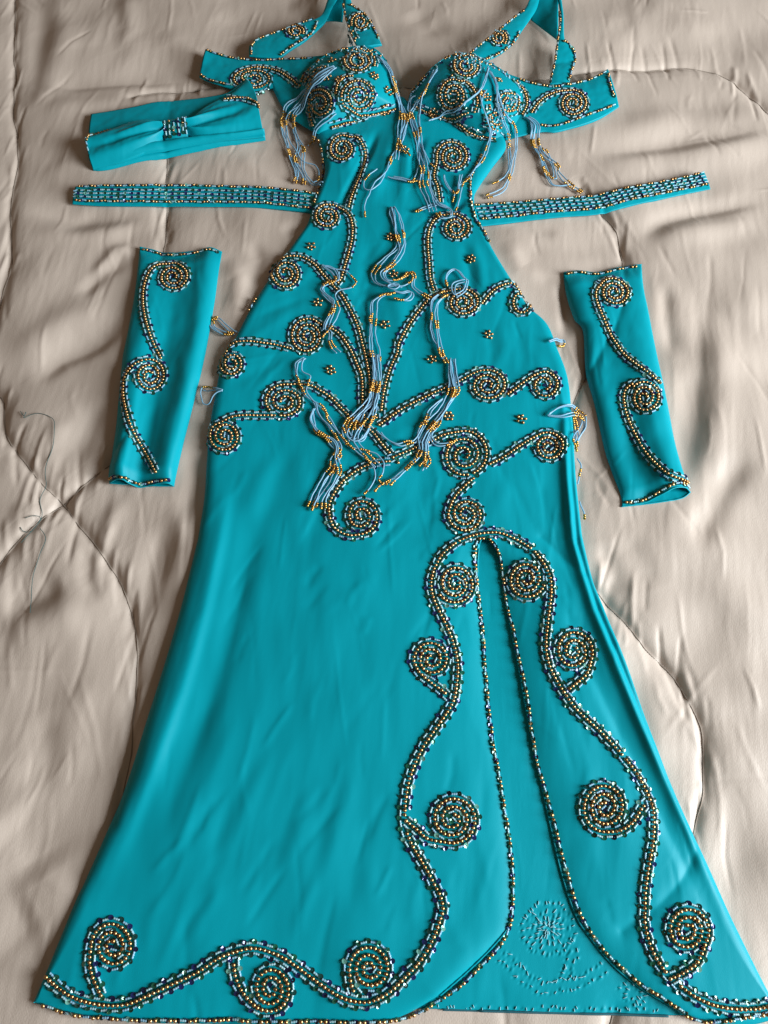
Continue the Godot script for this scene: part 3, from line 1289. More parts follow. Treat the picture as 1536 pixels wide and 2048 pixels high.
	drape.stroke(flat2([-188.3, -655.1, -140.4, -680.6, -105.5, -697.8]), -0.83, 7.4, 7.4)
	drape.stroke(flat2([-6.3, -1020.7, -25.7, -962.9, -51.7, -892.2, -73.1, -834.1]), -6.0, 6.2, 6.2)
	drape.stroke(flat2([17.4, -1026.1, 1.5, -942.4, -21, -853.3]), 2.5, 9.3, 11.2)
	drape.stroke(flat2([-30, -1015.4, -49, -962.9, -59.9, -922.1]), 2.28, 6.6, 7.4)
	drape.stroke(flat2([64.6, -1004.8, 48.1, -952.6, 47.2, -892.2]), -5.2, 6.2, 6.2)
	drape.stroke(flat2([42.8, -1026.1, 34, -942.4, 24, -843.7]), 2.08, 9.3, 9.3)
	drape.stroke(flat2([100.7, -902.1, 102.9, -853.3, 126.2, -872.6]), -6.0, 5.6, 5.6)
	drape.stroke(flat2([127.2, -805.9, 139.4, -750.9, 143.6, -689.2]), 1.88, 9.3, 9.3)
	drape.stroke(flat2([115.7, -796.5, 124.5, -741.9, 125.5, -680.6]), -2.28, 8.3, 8.3)
	drape.stroke(flat2([-20.7, -805.9, -23.7, -724.1, -30.2, -655.1]), -2.08, 13, 13)
	drape.stroke(flat2([15.8, -724.1, 22.5, -655.1, 15.1, -589.2]), 1.66, 11.2, 11.2)
	drape.stroke(flat2([-48.9, -724.1, -19.9, -689.2, -5.6, -638.3]), -1.66, 9.3, 9.3)
	drape.stroke(flat2([163, -655.1, 167.6, -613.5, 158.4, -573.2]), 0.78, 8.3, 8.3)
	drape.stroke(flat2([187.1, -646.7, 190.8, -597.2, 184.7, -557.3]), -0.83, 8.3, 8.3)
	drape.stroke(flat2([145, -646.7, 149.9, -605.4, 140.5, -557.3]), -0.73, 7.4, 7.4)
	drape.stroke(flat2([209.2, -613.5, 213, -573.2, 212.8, -526.2]), 0.73, 7.4, 7.4)
	drape.stroke(flat2([61.4, -510.9, 21.1, -473.4, -5.2, -451.4]), 0.73, 11.2, 11.2)
	drape.stroke(flat2([71.2, -380.5, 45.1, -339.7, 19.7, -300.2]), -0.62, 14.9, 14.9)
	drape.stroke(flat2([-41.9, -300.2, -64.4, -218.6, -73.6, -130.8]), 0.62, 27.9, 27.9)
	drape.stroke(flat2([161.9, -408.4, 147.5, -380.5, 133, -346.4]), 0.62, 11.2, 11.2)
	drape.stroke(flat2([261.4, -43.9, 258.6, 27.2, 259.7, 84.6]), 0.78, 14.9, 14.9)
	drape.stroke(flat2([245.5, -102.9, 247.6, -43.9, 232.8, 17.3]), -0.68, 11.2, 11.2)
	drape.stroke(flat2([228.6, -75.7, 225.1, -12.9, 223.4, 56.3]), 0.68, 11.2, 11.2)
	drape.stroke(flat2([301.5, 27.2, 316, 75.2, 334.9, 121.3]), 0.78, 13, 13)
	drape.stroke(flat2([190, -119.6, 201, -49.1, 205.9, 17.3]), 0.62, 9.3, 9.3)
	drape.stroke(flat2([117.4, -280.9, 101.8, -200.6, 93.2, -130.8]), 0.62, 9.3, 9.3)
	drape.stroke(flat2([98.4, -119.6, 106.8, -54.4, 112.1, 7.3]), -0.62, 11.2, 11.2)
	drape.stroke(flat2([91, -75.7, 88.9, -23.1, 70, 51.5]), 0.73, 13, 13)
	drape.stroke(flat2([103, 27.2, 85, 75.2, 62.9, 112.2]), -0.73, 13, 13)
	drape.stroke(flat2([68.5, 98.5, 83.2, 121.3, 67.1, 143.5]), 0.68, 9.3, 9.3)
	for n in 170:
		var x := rng.randf_range(-420, 330)
		var z := rng.randf_range(-420, 150)
		if n > 110:
			x = rng.randf_range(-260, 230)
			z = rng.randf_range(-1000, -300)
		var a := rng.randf_range(-0.75, -0.2) if x < 60 else rng.randf_range(-0.35, 0.35)
		var l := rng.randf_range(14, 50)
		var d := Vector2(sin(a), cos(a)) * l
		drape.stroke(PackedVector2Array([Vector2(x, z) - d, Vector2(x + rng.randf_range(-4, 4), z), Vector2(x, z) + d]), rng.randf_range(0.2, 0.65) * (1.0 if rng.randf() < 0.5 else -1.0), rng.randf_range(3.0, 7.0), rng.randf_range(3.0, 8.0))
	dress = thing("dance_dress", "long turquoise beaded dance dress with side slit laid flat on beige comforter", "dress", Vector3(0, 0, -600))
	var outline_left := pts3([-111.8, 5, -1031.9, -100.5, 6, -979.8, -91.6, 5, -939.5, -98.1, 5, -899.2, -107.6, 5, -864.7, -116.9, 4, -827.2, -142.5, 3, -778.5, -171, 3, -722.4, -191.2, 3, -677, -209.1, 3, -627.9, -223.2, 3, -593.4, -229.1, 3, -539.3, -232.7, 3, -493.2, -232.3, 3, -434, -231.2, 3, -384.3, -233.9, 3, -329.7])
	var outline_left_low := pts3([-233.9, 3, -329.7, -245.2, 3, -251.9, -255.3, 3, -196.5, -270.5, 3, -120.8, -287, 3, -44.3, -302.4, 3, 7.4, -316.5, 3, 49.6, -334.2, 3, 101.8, -347.3, 3, 142.7, -356.1, 3, 169.6])
	var outline_right := pts3([185.9, 5, -1014.7, 191.9, 6, -983.9, 168.7, 5, -944.6, 145.8, 5, -904.2, 137.1, 5, -879.4, 142.9, 5, -840.6, 158.4, 4, -789.6, 182, 3, -735.8, 207.3, 3, -683, 231.4, 3, -653.1, 242.7, 3, -611.4, 252.3, 3, -562.9, 252.8, 3, -493.2, 249.3, 3, -419.6, 249.1, 3, -343.1, 249.7, 3, -329.7])
	var outline_right_low := pts3([249.7, 3, -329.7, 255.7, 3, -283.7, 268.8, 3, -233.2, 285.9, 3, -172.7, 301.4, 3, -109.6, 324.4, 3, -28.5, 347.4, 3, 37.3, 368.8, 3, 101.8, 394.7, 3, 167, 407.3, 3, 180])
	var slit_left := pts3([125.8, 3, -329.7, 119.2, 3.1, -323, 115.7, 3.6, -290, 115.7, 4.4, -251.5, 117.2, 5.4, -196, 118.7, 6, -143.1, 123.8, 6, -98.1, 130.2, 6, -38.9, 135.5, 6, 2.3, 138.1, 6, 47, 136.3, 6, 75.7, 130.7, 6, 99.1, 115.1, 6, 116.6, 88.2, 6, 139.1, 56.8, 6, 162.1])
	var slit_right := pts3([125.8, 3, -329.7, 139.2, 3.1, -323, 145.2, 3.6, -296.5, 147.8, 4.2, -257.8, 151.5, 5, -220.3, 157.8, 5.8, -172.2, 163.6, 6, -120.4, 171.1, 6, -65.4, 180.7, 6, -2.7, 190.2, 6, 51.8, 201.5, 6, 90.8, 214.2, 6, 110.7, 234.8, 6, 135.6, 260.6, 6, 155.5, 286.6, 6, 169.9, 303, 6, 178.5])
	var neck := pts3([-111.8, 5, -1031.9, -71, 5, -1064.6, -22.7, 5, -1080.1, 26, 5, -1085.7, 38.8, 5, -1074.6, 52, 5, -1085.7, 90.7, 5, -1075.7, 138.6, 5, -1061.3, 185.9, 5, -1014.7])
	var hem_left := pts3([-356.1, 3, 169.6, -322.4, 3, 177.4, -286.2, 3, 183.4, -235.4, 3, 186.9, -159.8, 3, 188.6, -84.4, 3, 188.6, -24.1, 3, 187.7, 16.1, 3, 181.7, 56.9, 5, 162.3])
	var hem_right := pts3([303.3, 5, 178.7, 327.6, 4, 186.7, 367.5, 4, 188.4, 407.3, 3, 180])
	var back_top := pts3([102.7, 0, -342.9, 126.9, 0, -345.6, 166.1, 0, -342.9])
	var back_right := pts3([166.1, 0, -342.9, 169.2, 1.5, -252.3, 194, 3, -76.5, 229, 3, 76, 269.6, 3, 131.5, 319.4, 2, 180.2])
	var back_bot := pts3([-4.1, 2, 174.1, 52.6, 3, 174.8, 117.3, 3, 176.5, 193, 3, 178.3, 288.7, 3, 180, 319.4, 2, 180.2])
	var back_left := pts3([102.7, 0, -342.9, 102, 1.5, -252.3, 108.9, 3, -76.5, 108.3, 3, 52, 84, 3, 122.5, -4.1, 2, 174.1])
	dimple = Field.new(80.0, -60.0, 430.0, 200.0, 1.2)
	sew("spiral", [183.9, 123.8, 193.1, 116.9, 198.5, 107.5, 199.3, 97.3, 195.3, 87.9, 187.3, 81.1, 176.5, 78, 165, 79.2, 154.9, 84.4, 147.8, 92.7, 144.9, 102.4, 146.7, 111.9, 152.7, 119.7, 161.9, 124.4, 172.6, 125.2, 183, 122.2])
	sew("stem", [190.5, 113.7, 196.1, 123.2, 189.4, 138.2, 184.1, 150.2])
	sew("wave", [122.7, 127, 132.8, 136.3, 149, 149.3, 165.5, 155.7, 182.8, 153, 199.9, 151.1, 217.9, 141.9, 228.9, 138.2])
	sew("spiral2", [241, 156.7, 245.3, 152.2, 251.2, 149.5, 257.4, 149.1, 262.8, 150.9, 266.4, 154.5, 267.7, 159.1, 266.6, 163.8, 263.4, 167.7, 258.9, 170.2, 253.9, 171, 249.4, 169.9, 246.2, 167.3, 244.7, 163.8, 245.2, 160.1, 247.3, 156.8, 250.7, 154.6, 254.5, 153.8, 258, 154.4, 260.7, 156.1, 262, 158.6, 261.9, 161.4, 260.5, 163.8, 258.3, 165.5, 255.6, 166.2, 253.2, 165.9, 251.3, 164.9, 250.3, 163.3, 250.3, 161.5, 251.1, 160])
	sew("hem", [55.9, 173.5, 80, 173.8, 122.1, 173.8, 164.1, 173.8, 206.1, 174.7, 248, 175.6, 279.5, 175.6])
	sew("spoke", [176.4, 102.4, 186.3, 102.4, 196.2, 102.4])
	sew("spoke", [175.9, 104, 184.8, 107.3, 193.6, 110.7])
	sew("spoke", [174.8, 105.3, 181.2, 111.5, 187.7, 117.6])
	sew("spoke", [173.2, 106.2, 176.3, 114.3, 179.4, 122.3])
	sew("spoke", [171.4, 106.5, 170.7, 115.2, 170, 123.9])
	sew("spoke", [169.6, 106.2, 165.2, 114.3, 160.8, 122.3])
	sew("spoke", [168.1, 105.3, 160.7, 111.5, 153.2, 117.6])
	sew("spoke", [167.2, 104, 157.8, 107.3, 148.5, 110.7])
	sew("spoke", [167, 102.4, 157.1, 102.4, 147.2, 102.4])
	sew("spoke", [167.5, 100.8, 158.6, 97.4, 149.6, 94])
	sew("spoke", [168.6, 99.4, 162, 93.2, 155.5, 86.9])
	sew("spoke", [170.2, 98.5, 167, 90.4, 163.8, 82.1])
	sew("spoke", [172, 98.2, 172.7, 89.4, 173.4, 80.5])
	sew("spoke", [173.8, 98.5, 178.3, 90.4, 182.8, 82.1])
	sew("spoke", [175.2, 99.4, 182.8, 93.2, 190.4, 86.9])
	sew("spoke", [176.2, 100.8, 185.6, 97.4, 195.1, 94])
	panel(dress, "back_skirt", "back skirt seen through the slit with stitching on its wrong side", back_top, back_right, back_bot, back_left, [0, 0, 2], 1.5, 220, 480, 0.4)
	# the sheets above and below the top of the slit share the points of one line
	var middle := evenly(PackedVector3Array([outline_left_low[0], slit_left[0]]), 210)
	var middle_r := evenly(PackedVector3Array([slit_right[0], outline_right_low[0]]), 111)
	var waistline := middle.duplicate()
	waistline.append_array(middle_r.slice(1))
	panel(dress, "bodice_and_hips", "", neck, outline_right, waistline, outline_left, [1, 1, 0], 9.0, waistline.size(), 400)
	panel(dress, "front_skirt", "left front of the skirt", middle, slit_left, hem_left, outline_left_low, [1, 2, 2], 9.0, 210, 330)
	panel(dress, "front_skirt", "right front of the skirt beside the slit", middle_r, outline_right_low, hem_right, slit_right, [2, 1, 2], 9.0, 111, 330)
	for edge in [slit_left, slit_right]:
		var e := stepped(edge, 2.0)
		for i in e.size():
			e[i].y = top.at(e[i].x, e[i].z) + 0.3
		part(dress, "slit_hem", tube(e, 1.0, 6), mat.dress)
	var bind := stepped(pts3([59.2, 3, 175.2, 117.3, 3, 177, 192.9, 3, 178.7, 286.1, 3, 180.4]), 3.0)
	for i in bind.size():
		bind[i].y = maxf(top.at(bind[i].x, bind[i].z), cloth.at(bind[i].x, bind[i].z) + 1.2)
	part(dress, "hem_binding", tube(bind, 1.3, 6), mat.binding)
	make_cup("left", Vector3(-50.6, 50, -1058.7), pts3([25.6, 14, -1062.8, 16.8, 11, -1053.2, -27.1, 10, -1039.2, -54, 10, -1026.2, -85.5, 10, -1015.5, -106.7, 10, -1011.2, -119.6, 12, -1042.3, -131.4, 14, -1083.8, -135.2, 18, -1109.1, -121.6, 26, -1133.1, -95.7, 34, -1152.5, -63.1, 40, -1161.8, -32.4, 42, -1164.9, -8.1, 40, -1153.8, 9.6, 34, -1122.8, 22.4, 24, -1088.3]))
	make_cup("right", Vector3(114.3, 50, -1056.5), pts3([40, 14, -1062.8, 43.3, 22, -1085.2, 59.3, 30, -1103.2, 77.8, 36, -1123.7, 100.5, 40, -1141.2, 126.4, 42, -1148.8, 154.7, 38, -1142.7, 187.2, 30, -1128, 215.6, 22, -1109.8, 228.8, 16, -1087, 225.5, 13, -1055.3, 212.2, 10, -1028.4, 182.4, 10, -993.2, 155.8, 10, -996.4, 128, 10, -1009.1, 108.8, 10, -1026.2, 73.5, 10, -1043.5, 49.7, 11, -1055.4]))
	patch(dress, "back_band", "plain left back band with beaded edges", [-296.7, 16, -1192.6, -272.4, 14, -1184.6, -243.8, 13, -1176.5, -206.2, 13, -1171.8, -173.7, 14, -1171.7, -138.2, 20, -1166.2, -96.6, 26, -1165.3], [-96.6, 26, -1165.3, -109.2, 12, -1067.4], [-304.3, 9, -1138.6, -281.7, 9, -1124.9, -259.8, 8, -1114.7, -234.7, 8, -1105.7, -202.2, 8, -1107.9, -178, 8, -1112.4, -144.3, 10, -1094.2, -109.2, 12, -1067.4], [-296.7, 16, -1192.6, -304.3, 9, -1138.6], 2.5, 1.6, 0)
	patch(dress, "side_panel", "folded side panel under the left cup", [-188.3, 10, -1127, -170.3, 9, -1123.7, -144.8, 10, -1105.5, -109.5, 12, -1075.1], [-109.5, 12, -1075.1, -107.7, 9, -1014.5], [-186.3, 6, -1125.2, -166.7, 6, -1077.8, -146.8, 6, -1048.1, -107.7, 9, -1014.5], [-188.3, 10, -1127, -186.3, 6, -1125.2], 3, 1.6, 0)
	patch(dress, "shoulder_strap", "back part of the left strap", [-223.8, 14, -1178.7, -224.5, 15, -1203.4, -212.6, 16, -1216.4, -174.9, 17, -1234.4, -141.8, 18, -1250.1, -108.4, 20, -1265.7, -96.4, 24, -1301.1, -85.8, 28, -1333.2], [-85.8, 28, -1333.2, -66.7, 30, -1323.8], [-178.2, 12, -1171.9, -167.5, 14, -1178.7, -152.1, 16, -1192.6, -131.9, 17, -1210.3, -107.8, 18, -1241.5, -97.1, 20, -1257.1, -84.8, 26, -1288.1, -66.7, 30, -1323.8], [-223.8, 14, -1178.7, -178.2, 12, -1171.9], 1.5, 1.6, 0)
	patch(dress, "shoulder_strap", "dark inner turn of the left strap", [-89.1, 30, -1330.2, -78.6, 32, -1327.2, -63.4, 30, -1330.2], [-63.4, 30, -1330.2, -70.8, 10, -1267.4], [-107.9, 6, -1271.8, -91, 5, -1276.9, -70.8, 10, -1267.4], [-89.1, 30, -1330.2, -107.9, 6, -1271.8], 1, 1.6, 0)
	patch(dress, "shoulder_strap", "beaded front part of the left strap", [-71.8, 30, -1323.8, -68.4, 30, -1282.3, -63.3, 32, -1240.2, -54.2, 35, -1200.1, -41.4, 38, -1163.3], [-41.4, 38, -1163.3, -3.3, 36, -1175.3], [-59.8, 30, -1323.8, -52.2, 31, -1275.9, -31.8, 33, -1253.4, -15.7, 35, -1214.4, -3.3, 36, -1175.3], [-71.8, 30, -1323.8, -59.8, 30, -1323.8], 2, 1.6, 0)
	patch(dress, "shoulder_strap", "beaded front part of the right strap", [254.8, 28, -1320.4, 237.4, 30, -1271.2, 219.1, 31, -1250.1, 191.9, 33, -1218.3, 167.1, 35, -1189.5, 141.7, 38, -1158.7, 123.9, 40, -1142.3], [123.9, 40, -1142.3, 164.5, 36, -1140.7], [269.2, 24, -1320, 259, 26, -1279.4, 244.6, 28, -1248.2, 226.9, 30, -1214.1, 214.1, 32, -1187.7, 189.2, 34, -1158.2, 164.5, 36, -1140.7], [254.8, 28, -1320.4, 269.2, 24, -1320], 2, 1.6, 0)
	patch(dress, "shoulder_strap", "dark inner turn of the right strap", [255.9, 26, -1329.8, 275.2, 30, -1323.8, 298.3, 30, -1323.8], [298.3, 30, -1323.8, 293, 10, -1222.2], [252.4, 6, -1279.3, 270.7, 5, -1258.3, 293, 10, -1222.2], [255.9, 26, -1329.8, 252.4, 6, -1279.3], 1, 1.6, 0)
	patch(dress, "shoulder_strap", "back part of the right strap", [293.2, 30, -1323.8, 296.5, 28, -1258, 289.8, 24, -1209.2, 282.5, 20, -1170.8, 268.6, 16, -1111.6], [268.6, 16, -1111.6, 300.6, 15, -1112.9], [300.9, 30, -1323.8, 301.8, 28, -1260.5, 300.3, 24, -1205.6, 315.7, 20, -1192, 316.3, 18, -1166.4, 309.8, 17, -1146.9, 300.6, 15, -1112.9], [293.2, 30, -1323.8, 300.9, 30, -1323.8], 2, 1.6, 0)
	patch(dress, "back_band", "right back band with curled scroll", [161.1, 26, -1163, 189.1, 22, -1140.5, 221.3, 18, -1125, 248, 15, -1116.3, 274.8, 14, -1113, 314.9, 13, -1122.1, 340.3, 13, -1131.3, 368.2, 14, -1149.6], [368.2, 14, -1149.6, 379, 8, -1071], [174.8, 8, -992.3, 215.1, 8, -1007.1, 251.4, 8, -1016.7, 271.2, 8, -1015.6, 295.7, 8, -1023.1, 324.5, 8, -1033.9, 350, 8, -1048, 379, 8, -1071], [161.1, 26, -1163, 174.8, 8, -992.3], 3, 1.6, 0)
	patch(dress, "tie_belt", "left waist tie covered in bead rows", [-472.4, 8, -903.2, -427.9, 7, -906.2, -383.6, 7, -907.2, -328.5, 7, -909.2, -277.8, 7, -908.2, -220.6, 8, -904.2, -171.4, 8, -901.2, -103.6, 9, -889.3], [-103.6, 9, -889.3, -107.2, 6, -853.1], [-474.7, 4, -873.5, -431.6, 4, -869.6, -379.8, 4, -868.6, -325.2, 4, -869.6, -275, 4, -868.6, -218.7, 4, -867.6, -169.7, 5, -862.8, -107.2, 6, -853.1], [-472.4, 8, -903.2, -474.7, 4, -873.5], 1.5, 1.6, 0)
	patch(dress, "tie_belt", "right waist tie covered in bead rows", [134.6, 9, -866.8, 183.4, 8, -871.6, 223.9, 8, -875.5, 275.6, 7, -883.4, 326.6, 7, -890.3, 377, 7, -903.2, 412.5, 7, -911.2, 464, 8, -924.2, 494.8, 8, -934.3], [494.8, 8, -934.3, 501.9, 5, -903.2], [143.7, 6, -828.2, 181.8, 4, -834.8, 222.1, 4, -841.5, 273.2, 4, -848.3, 323.6, 4, -854, 373.7, 4, -868.6, 417, 4, -880.4, 460.9, 4, -893.2, 501.9, 5, -903.2], [134.6, 9, -866.8, 143.7, 6, -828.2], 1.5, 1.6, 0)
	scroll(dress, "bead_vine", "wavy beaded vine along the left part of the hem", [-343.4, 146, -328, 156.4, -309.6, 165.2, -283.4, 170.3, -259.7, 169.5, -240.2, 162.3, -219, 153.4, -191, 141.6, -171.3, 129.5, -157.9, 124.2, -133.9, 119.7, -108.8, 125.8, -91.1, 134.8, -73.5, 146, -56, 156.4, -40.5, 163.7, -25.1, 166.9, -11.6, 165.9, 5.5, 157.9, 20.9, 145.3, 36.6, 131, 49.2, 112.8, 58.4, 92.6, 61.4, 81.6, 57.4, 67.3], 3)
	scroll(dress, "bead_scroll", "spiral at the lower left hem corner", [-286.3, 161.5, -295.1, 147.5, -300.4, 134.1, -301.1, 117.5, -299.8, 108.5, -294.7, 101.5, -286.9, 97.8, -278.1, 98, -269.9, 101.8, -263.9, 108.3, -261.1, 116.1, -261.7, 123.7, -265.6, 129.6, -271.6, 133, -278.7, 133.3, -285.3, 130.6, -290.4, 125.8, -293.1, 119.7, -293, 113.6, -290.3, 108.7, -285.8, 105.7, -280.3, 105.2, -275.1, 107, -271.1, 110.6, -268.9, 115.1, -268.8, 119.6, -270.6, 123.3, -273.8, 125.5, -277.5, 126, -281.2, 124.9, -283.9, 122.5, -285.4, 119.6, -285.6, 116.7, -284.5, 114.3, -282.5, 113, -280.3, 112.7, -278.3, 113.4], 3)
	scroll(dress, "bead_scroll", "spiral hanging below the hem vine", [-155.1, 125.8, -153.2, 135.6, -150.7, 146, -144.8, 156.4, -136.6, 165.2, -126.7, 172.5, -118.6, 174.8, -110.1, 174.7, -102.8, 171, -98.1, 164.5, -96.7, 156.7, -98.7, 149, -103.7, 142.9, -110.6, 139.5, -117.8, 139.4, -124, 142.4, -128, 147.8, -129.2, 154.2, -127.5, 160.5, -123.6, 165.4, -118.2, 168.2, -112.5, 168.4, -107.6, 166.2, -104.3, 162.1, -103.3, 157.1, -104.4, 152.3, -107.4, 148.4, -111.4, 146.2, -115.8, 146, -119.4, 147.7, -121.8, 150.6, -122.6, 154.3, -121.7, 157.7, -119.7, 160.4, -116.9, 161.8, -114, 161.9, -111.6, 160.8, -110.2, 158.9, -109.8, 156.6, -110.4, 154.6, -111.7, 153.2], 3)
	scroll(dress, "bead_scroll", "spiral standing on the hem vine under the slit", [-24.8, 163.7, -32.1, 154.9, -35, 142.4, -35, 133.7, -31.3, 126, -24.5, 120.6, -16.1, 118.6, -7.8, 120.1, -1.1, 124.7, 2.7, 131.3, 3.3, 138.6, 0.5, 145.2, -4.7, 150, -11.4, 152.1, -18.2, 151.4, -23.8, 148.1, -27.4, 143, -28.4, 137.2, -26.7, 131.7, -22.8, 127.6, -17.6, 125.6, -12.2, 125.8, -7.6, 128.1, -4.6, 131.9, -3.6, 136.3, -4.7, 140.5, -7.4, 143.6, -11.1, 145.3, -15, 145.3, -18.3, 143.9, -20.5, 141.4, -21.3, 138.4, -20.8, 135.5, -19.1, 133.4, -16.7, 132.3, -14.3, 132.2, -12.3, 133.1, -11, 134.6, -10.6, 136.3], 3)
	scroll(dress, "bead_scroll", "spiral at the lower right hem corner", [289.8, 146.6, 306.5, 139.7, 319.7, 131.1, 331.1, 113.4, 334.9, 104.8, 334.5, 96.1, 330.3, 89, 323.2, 84.9, 314.6, 84.2, 306.3, 87.1, 299.8, 92.8, 296.2, 100, 296, 107.3, 299.1, 113.3, 304.6, 117.1, 311.4, 118.1, 318.2, 116.3, 323.7, 112.1, 327.1, 106.5, 327.8, 100.7, 325.8, 95.6, 321.7, 92.2, 316.4, 91.1, 311.1, 92.2, 306.6, 95.2, 303.8, 99.4, 303.1, 103.8, 304.3, 107.7, 307.1, 110.3, 310.8, 111.3, 314.6, 110.7, 317.8, 108.7, 319.9, 105.9, 320.5, 103, 319.8, 100.4, 318, 98.7, 315.7, 98, 313.4, 98.4, 311.6, 99.6, 310.5, 101.1], 3)
	scroll(dress, "bead_vine", "beaded vine down the right side of the slit to the hem", [270.1, -65.4, 281.9, -47.7, 290.7, -26.1, 293.3, -11.2, 290, 14, 282.3, 38.5, 276.4, 58.6, 272.8, 78.3, 271, 101.4, 274.1, 118.5, 280.7, 133.4, 291.7, 146.3, 309.4, 160.1, 327.6, 168.5, 346.4, 172.2, 365.7, 173.2, 379.5, 172.2, 391.5, 170.2], 3)
	scroll(dress, "bead_scroll", "spiral on the skirt left of the slit", [23.9, -1.7, 36.2, 7.7, 47.3, 16, 64.7, 19.3, 76, 20.1, 86.6, 16.4, 94.5, 9.1, 98.2, -0.3, 97.4, -10, 92.2, -18.1, 83.9, -23.1, 74.2, -24.2, 65.1, -21.3, 58.3, -15.3, 55, -7.5, 55.5, 0.5, 59.5, 7.2, 66.1, 11.4, 73.7, 12.5, 81.1, 10.5, 86.6, 6, 89.6, 0, 89.5, -6.3, 86.6, -11.7, 81.6, -15.2, 75.7, -16.2, 70, -14.8, 65.8, -11.4, 63.5, -7, 63.5, -2.4, 65.6, 1.5, 69.1, 4, 73.2, 4.7, 77, 3.8, 79.8, 1.6, 81.3, -1.3, 81.2, -4.3, 79.9, -6.6, 77.8, -8, 75.4, -8.3, 73.4, -7.6], 3)
	scroll(dress, "bead_scroll", "spiral on the skirt right of the slit", [290.2, -22.9, 279.9, -13.3, 269.3, -0.6, 254.8, 7.7, 244.7, 9, 234, 8.8, 225, 4.1, 219.4, -4.2, 218.1, -14.3, 221.1, -24.4, 227.8, -32.4, 236.7, -36.9, 245.9, -37.2, 253.7, -33.5, 258.6, -26.6, 259.9, -18.2, 257.6, -9.9, 252.3, -3.3, 245.2, 0.5, 237.9, 1, 231.6, -1.6, 227.5, -6.8, 226.1, -13.3, 227.7, -19.9, 231.6, -25.2, 237, -28.4, 242.7, -29, 247.6, -27, 250.8, -23.2, 251.8, -18.3, 250.7, -13.6, 247.9, -9.8, 244.1, -7.5, 240.2, -7.1, 237, -8.4, 234.9, -10.9, 234.2, -14, 235, -17, 236.7, -19.3, 239, -20.5, 241.1, -20.6, 242.8, -19.7], 3)
	scroll(dress, "bead_vine", "beaded vine down the left side of the slit", [88.3, -321.6, 72.8, -308.8, 64.4, -295.1, 59.1, -282.5, 56.8, -268.1, 59.3, -251.7, 65.8, -235.6, 73.1, -219.7, 79.4, -204, 83.7, -188.5, 85.9, -171.3, 84.3, -152.4, 80.9, -133.9, 75.8, -122.9, 64.2, -106.6, 50.8, -88.8, 42.3, -76.5, 31.4, -54.3, 25.4, -34.7, 22.4, -11.2, 23.8, 7.7, 30.4, 23.2, 40.2, 38.5, 48.7, 52.6, 57.1, 68.5, 60.2, 78.3, 56.5, 93.8], 3)
	scroll(dress, "bead_vine", "beaded vine from the arch to the right hip of the skirt", [186.5, -310.9, 195.5, -297.2, 202.2, -280.5, 203, -266, 200.5, -247.7, 195.7, -223.7, 192.2, -204, 190.8, -186.6, 194, -167.5, 201.2, -150.6, 209.3, -135.7, 217.5, -122.9, 229.3, -110.2, 242.8, -97.6, 255.8, -83.3, 270.1, -65.4, 281.9, -47.7, 290.7, -26.1], 3)
	scroll(dress, "bead_scroll", "leaf shaped spiral left of the slit", [79.4, -128.4, 68.8, -139.4, 54.1, -150.6, 41.1, -161.8, 34.6, -175.4, 36.4, -184.4, 41.8, -191.6, 49.4, -195.8, 57.9, -196.4, 65.5, -193.3, 70.8, -187.5, 73, -180.1, 71.8, -172.7, 67.8, -166.5, 61.8, -162.8, 55, -161.9, 48.8, -163.9, 44.3, -168.3, 42.1, -174, 42.6, -179.9, 45.5, -184.9, 50, -188.2, 55.2, -189.1, 60.1, -187.8, 63.7, -184.7, 65.5, -180.5, 65.3, -176.1, 63.4, -172.4, 60.2, -169.9, 56.6, -169.1, 53.2, -169.9, 50.7, -172, 49.4, -174.7, 49.5, -177.5, 50.7, -179.9, 52.6, -181.4, 54.8, -181.8, 56.7, -181.3], 3)
	scroll(dress, "bead_scroll", "leaf shaped spiral right of the slit", [206.7, -138.5, 223.8, -150.6, 236.2, -161.8, 243.4, -178.8, 245.2, -189.4, 242.7, -199.2, 236.7, -206.2, 228.4, -209.4, 219.5, -208.3, 211.8, -203.3, 206.7, -195.7, 204.9, -187, 206.5, -179, 211.1, -173.1, 217.4, -170.2, 224.4, -170.6, 230.5, -174.1, 234.9, -179.7, 236.7, -186.3, 235.8, -192.6, 232.6, -197.4, 227.9, -199.9, 222.7, -199.8, 218.1, -197.4, 214.8, -193.4, 213.4, -188.8, 213.9, -184.3, 216, -181, 219.1, -179.3, 222.5, -179.2, 225.4, -180.7, 227.5, -183.2, 228.3, -186, 227.9, -188.5, 226.7, -190.2, 225, -191, 223.4, -190.8], 3)
	scroll(dress, "bead_vine", "beaded arch over the top of the slit", [64.4, -295.1, 72.8, -308.8, 88.3, -321.6, 104.8, -330.2, 121.2, -334.5, 141.6, -335.6, 157.5, -330.2, 173.2, -321.6, 186.5, -310.9, 195.5, -297.2, 202.2, -280.5], 3)
	scroll(dress, "bead_scroll", "spiral under the left end of the arch", [62.9, -272.8, 64.5, -261.5, 70.3, -252.4, 78.9, -247.2, 88.5, -246.6, 97.5, -250.5, 104, -257.9, 107.1, -267.4, 106.3, -277, 101.8, -284.9, 94.8, -289.7, 86.7, -290.6, 79.1, -287.6, 73.5, -281.6, 70.8, -273.9, 71.3, -266.1, 74.7, -259.6, 80.2, -255.7, 86.5, -254.7, 92.5, -256.8, 97, -261.3, 99.3, -267.1, 99.1, -273.1, 96.7, -278.1, 92.6, -281.3, 87.9, -282.1, 83.5, -280.6, 80.2, -277.4, 78.5, -273.3, 78.6, -269.1, 80.3, -265.6, 83, -263.6, 86.1, -263.1, 88.9, -264, 90.9, -266.1, 91.8, -268.6, 91.6, -270.9, 90.6, -272.7], 3)
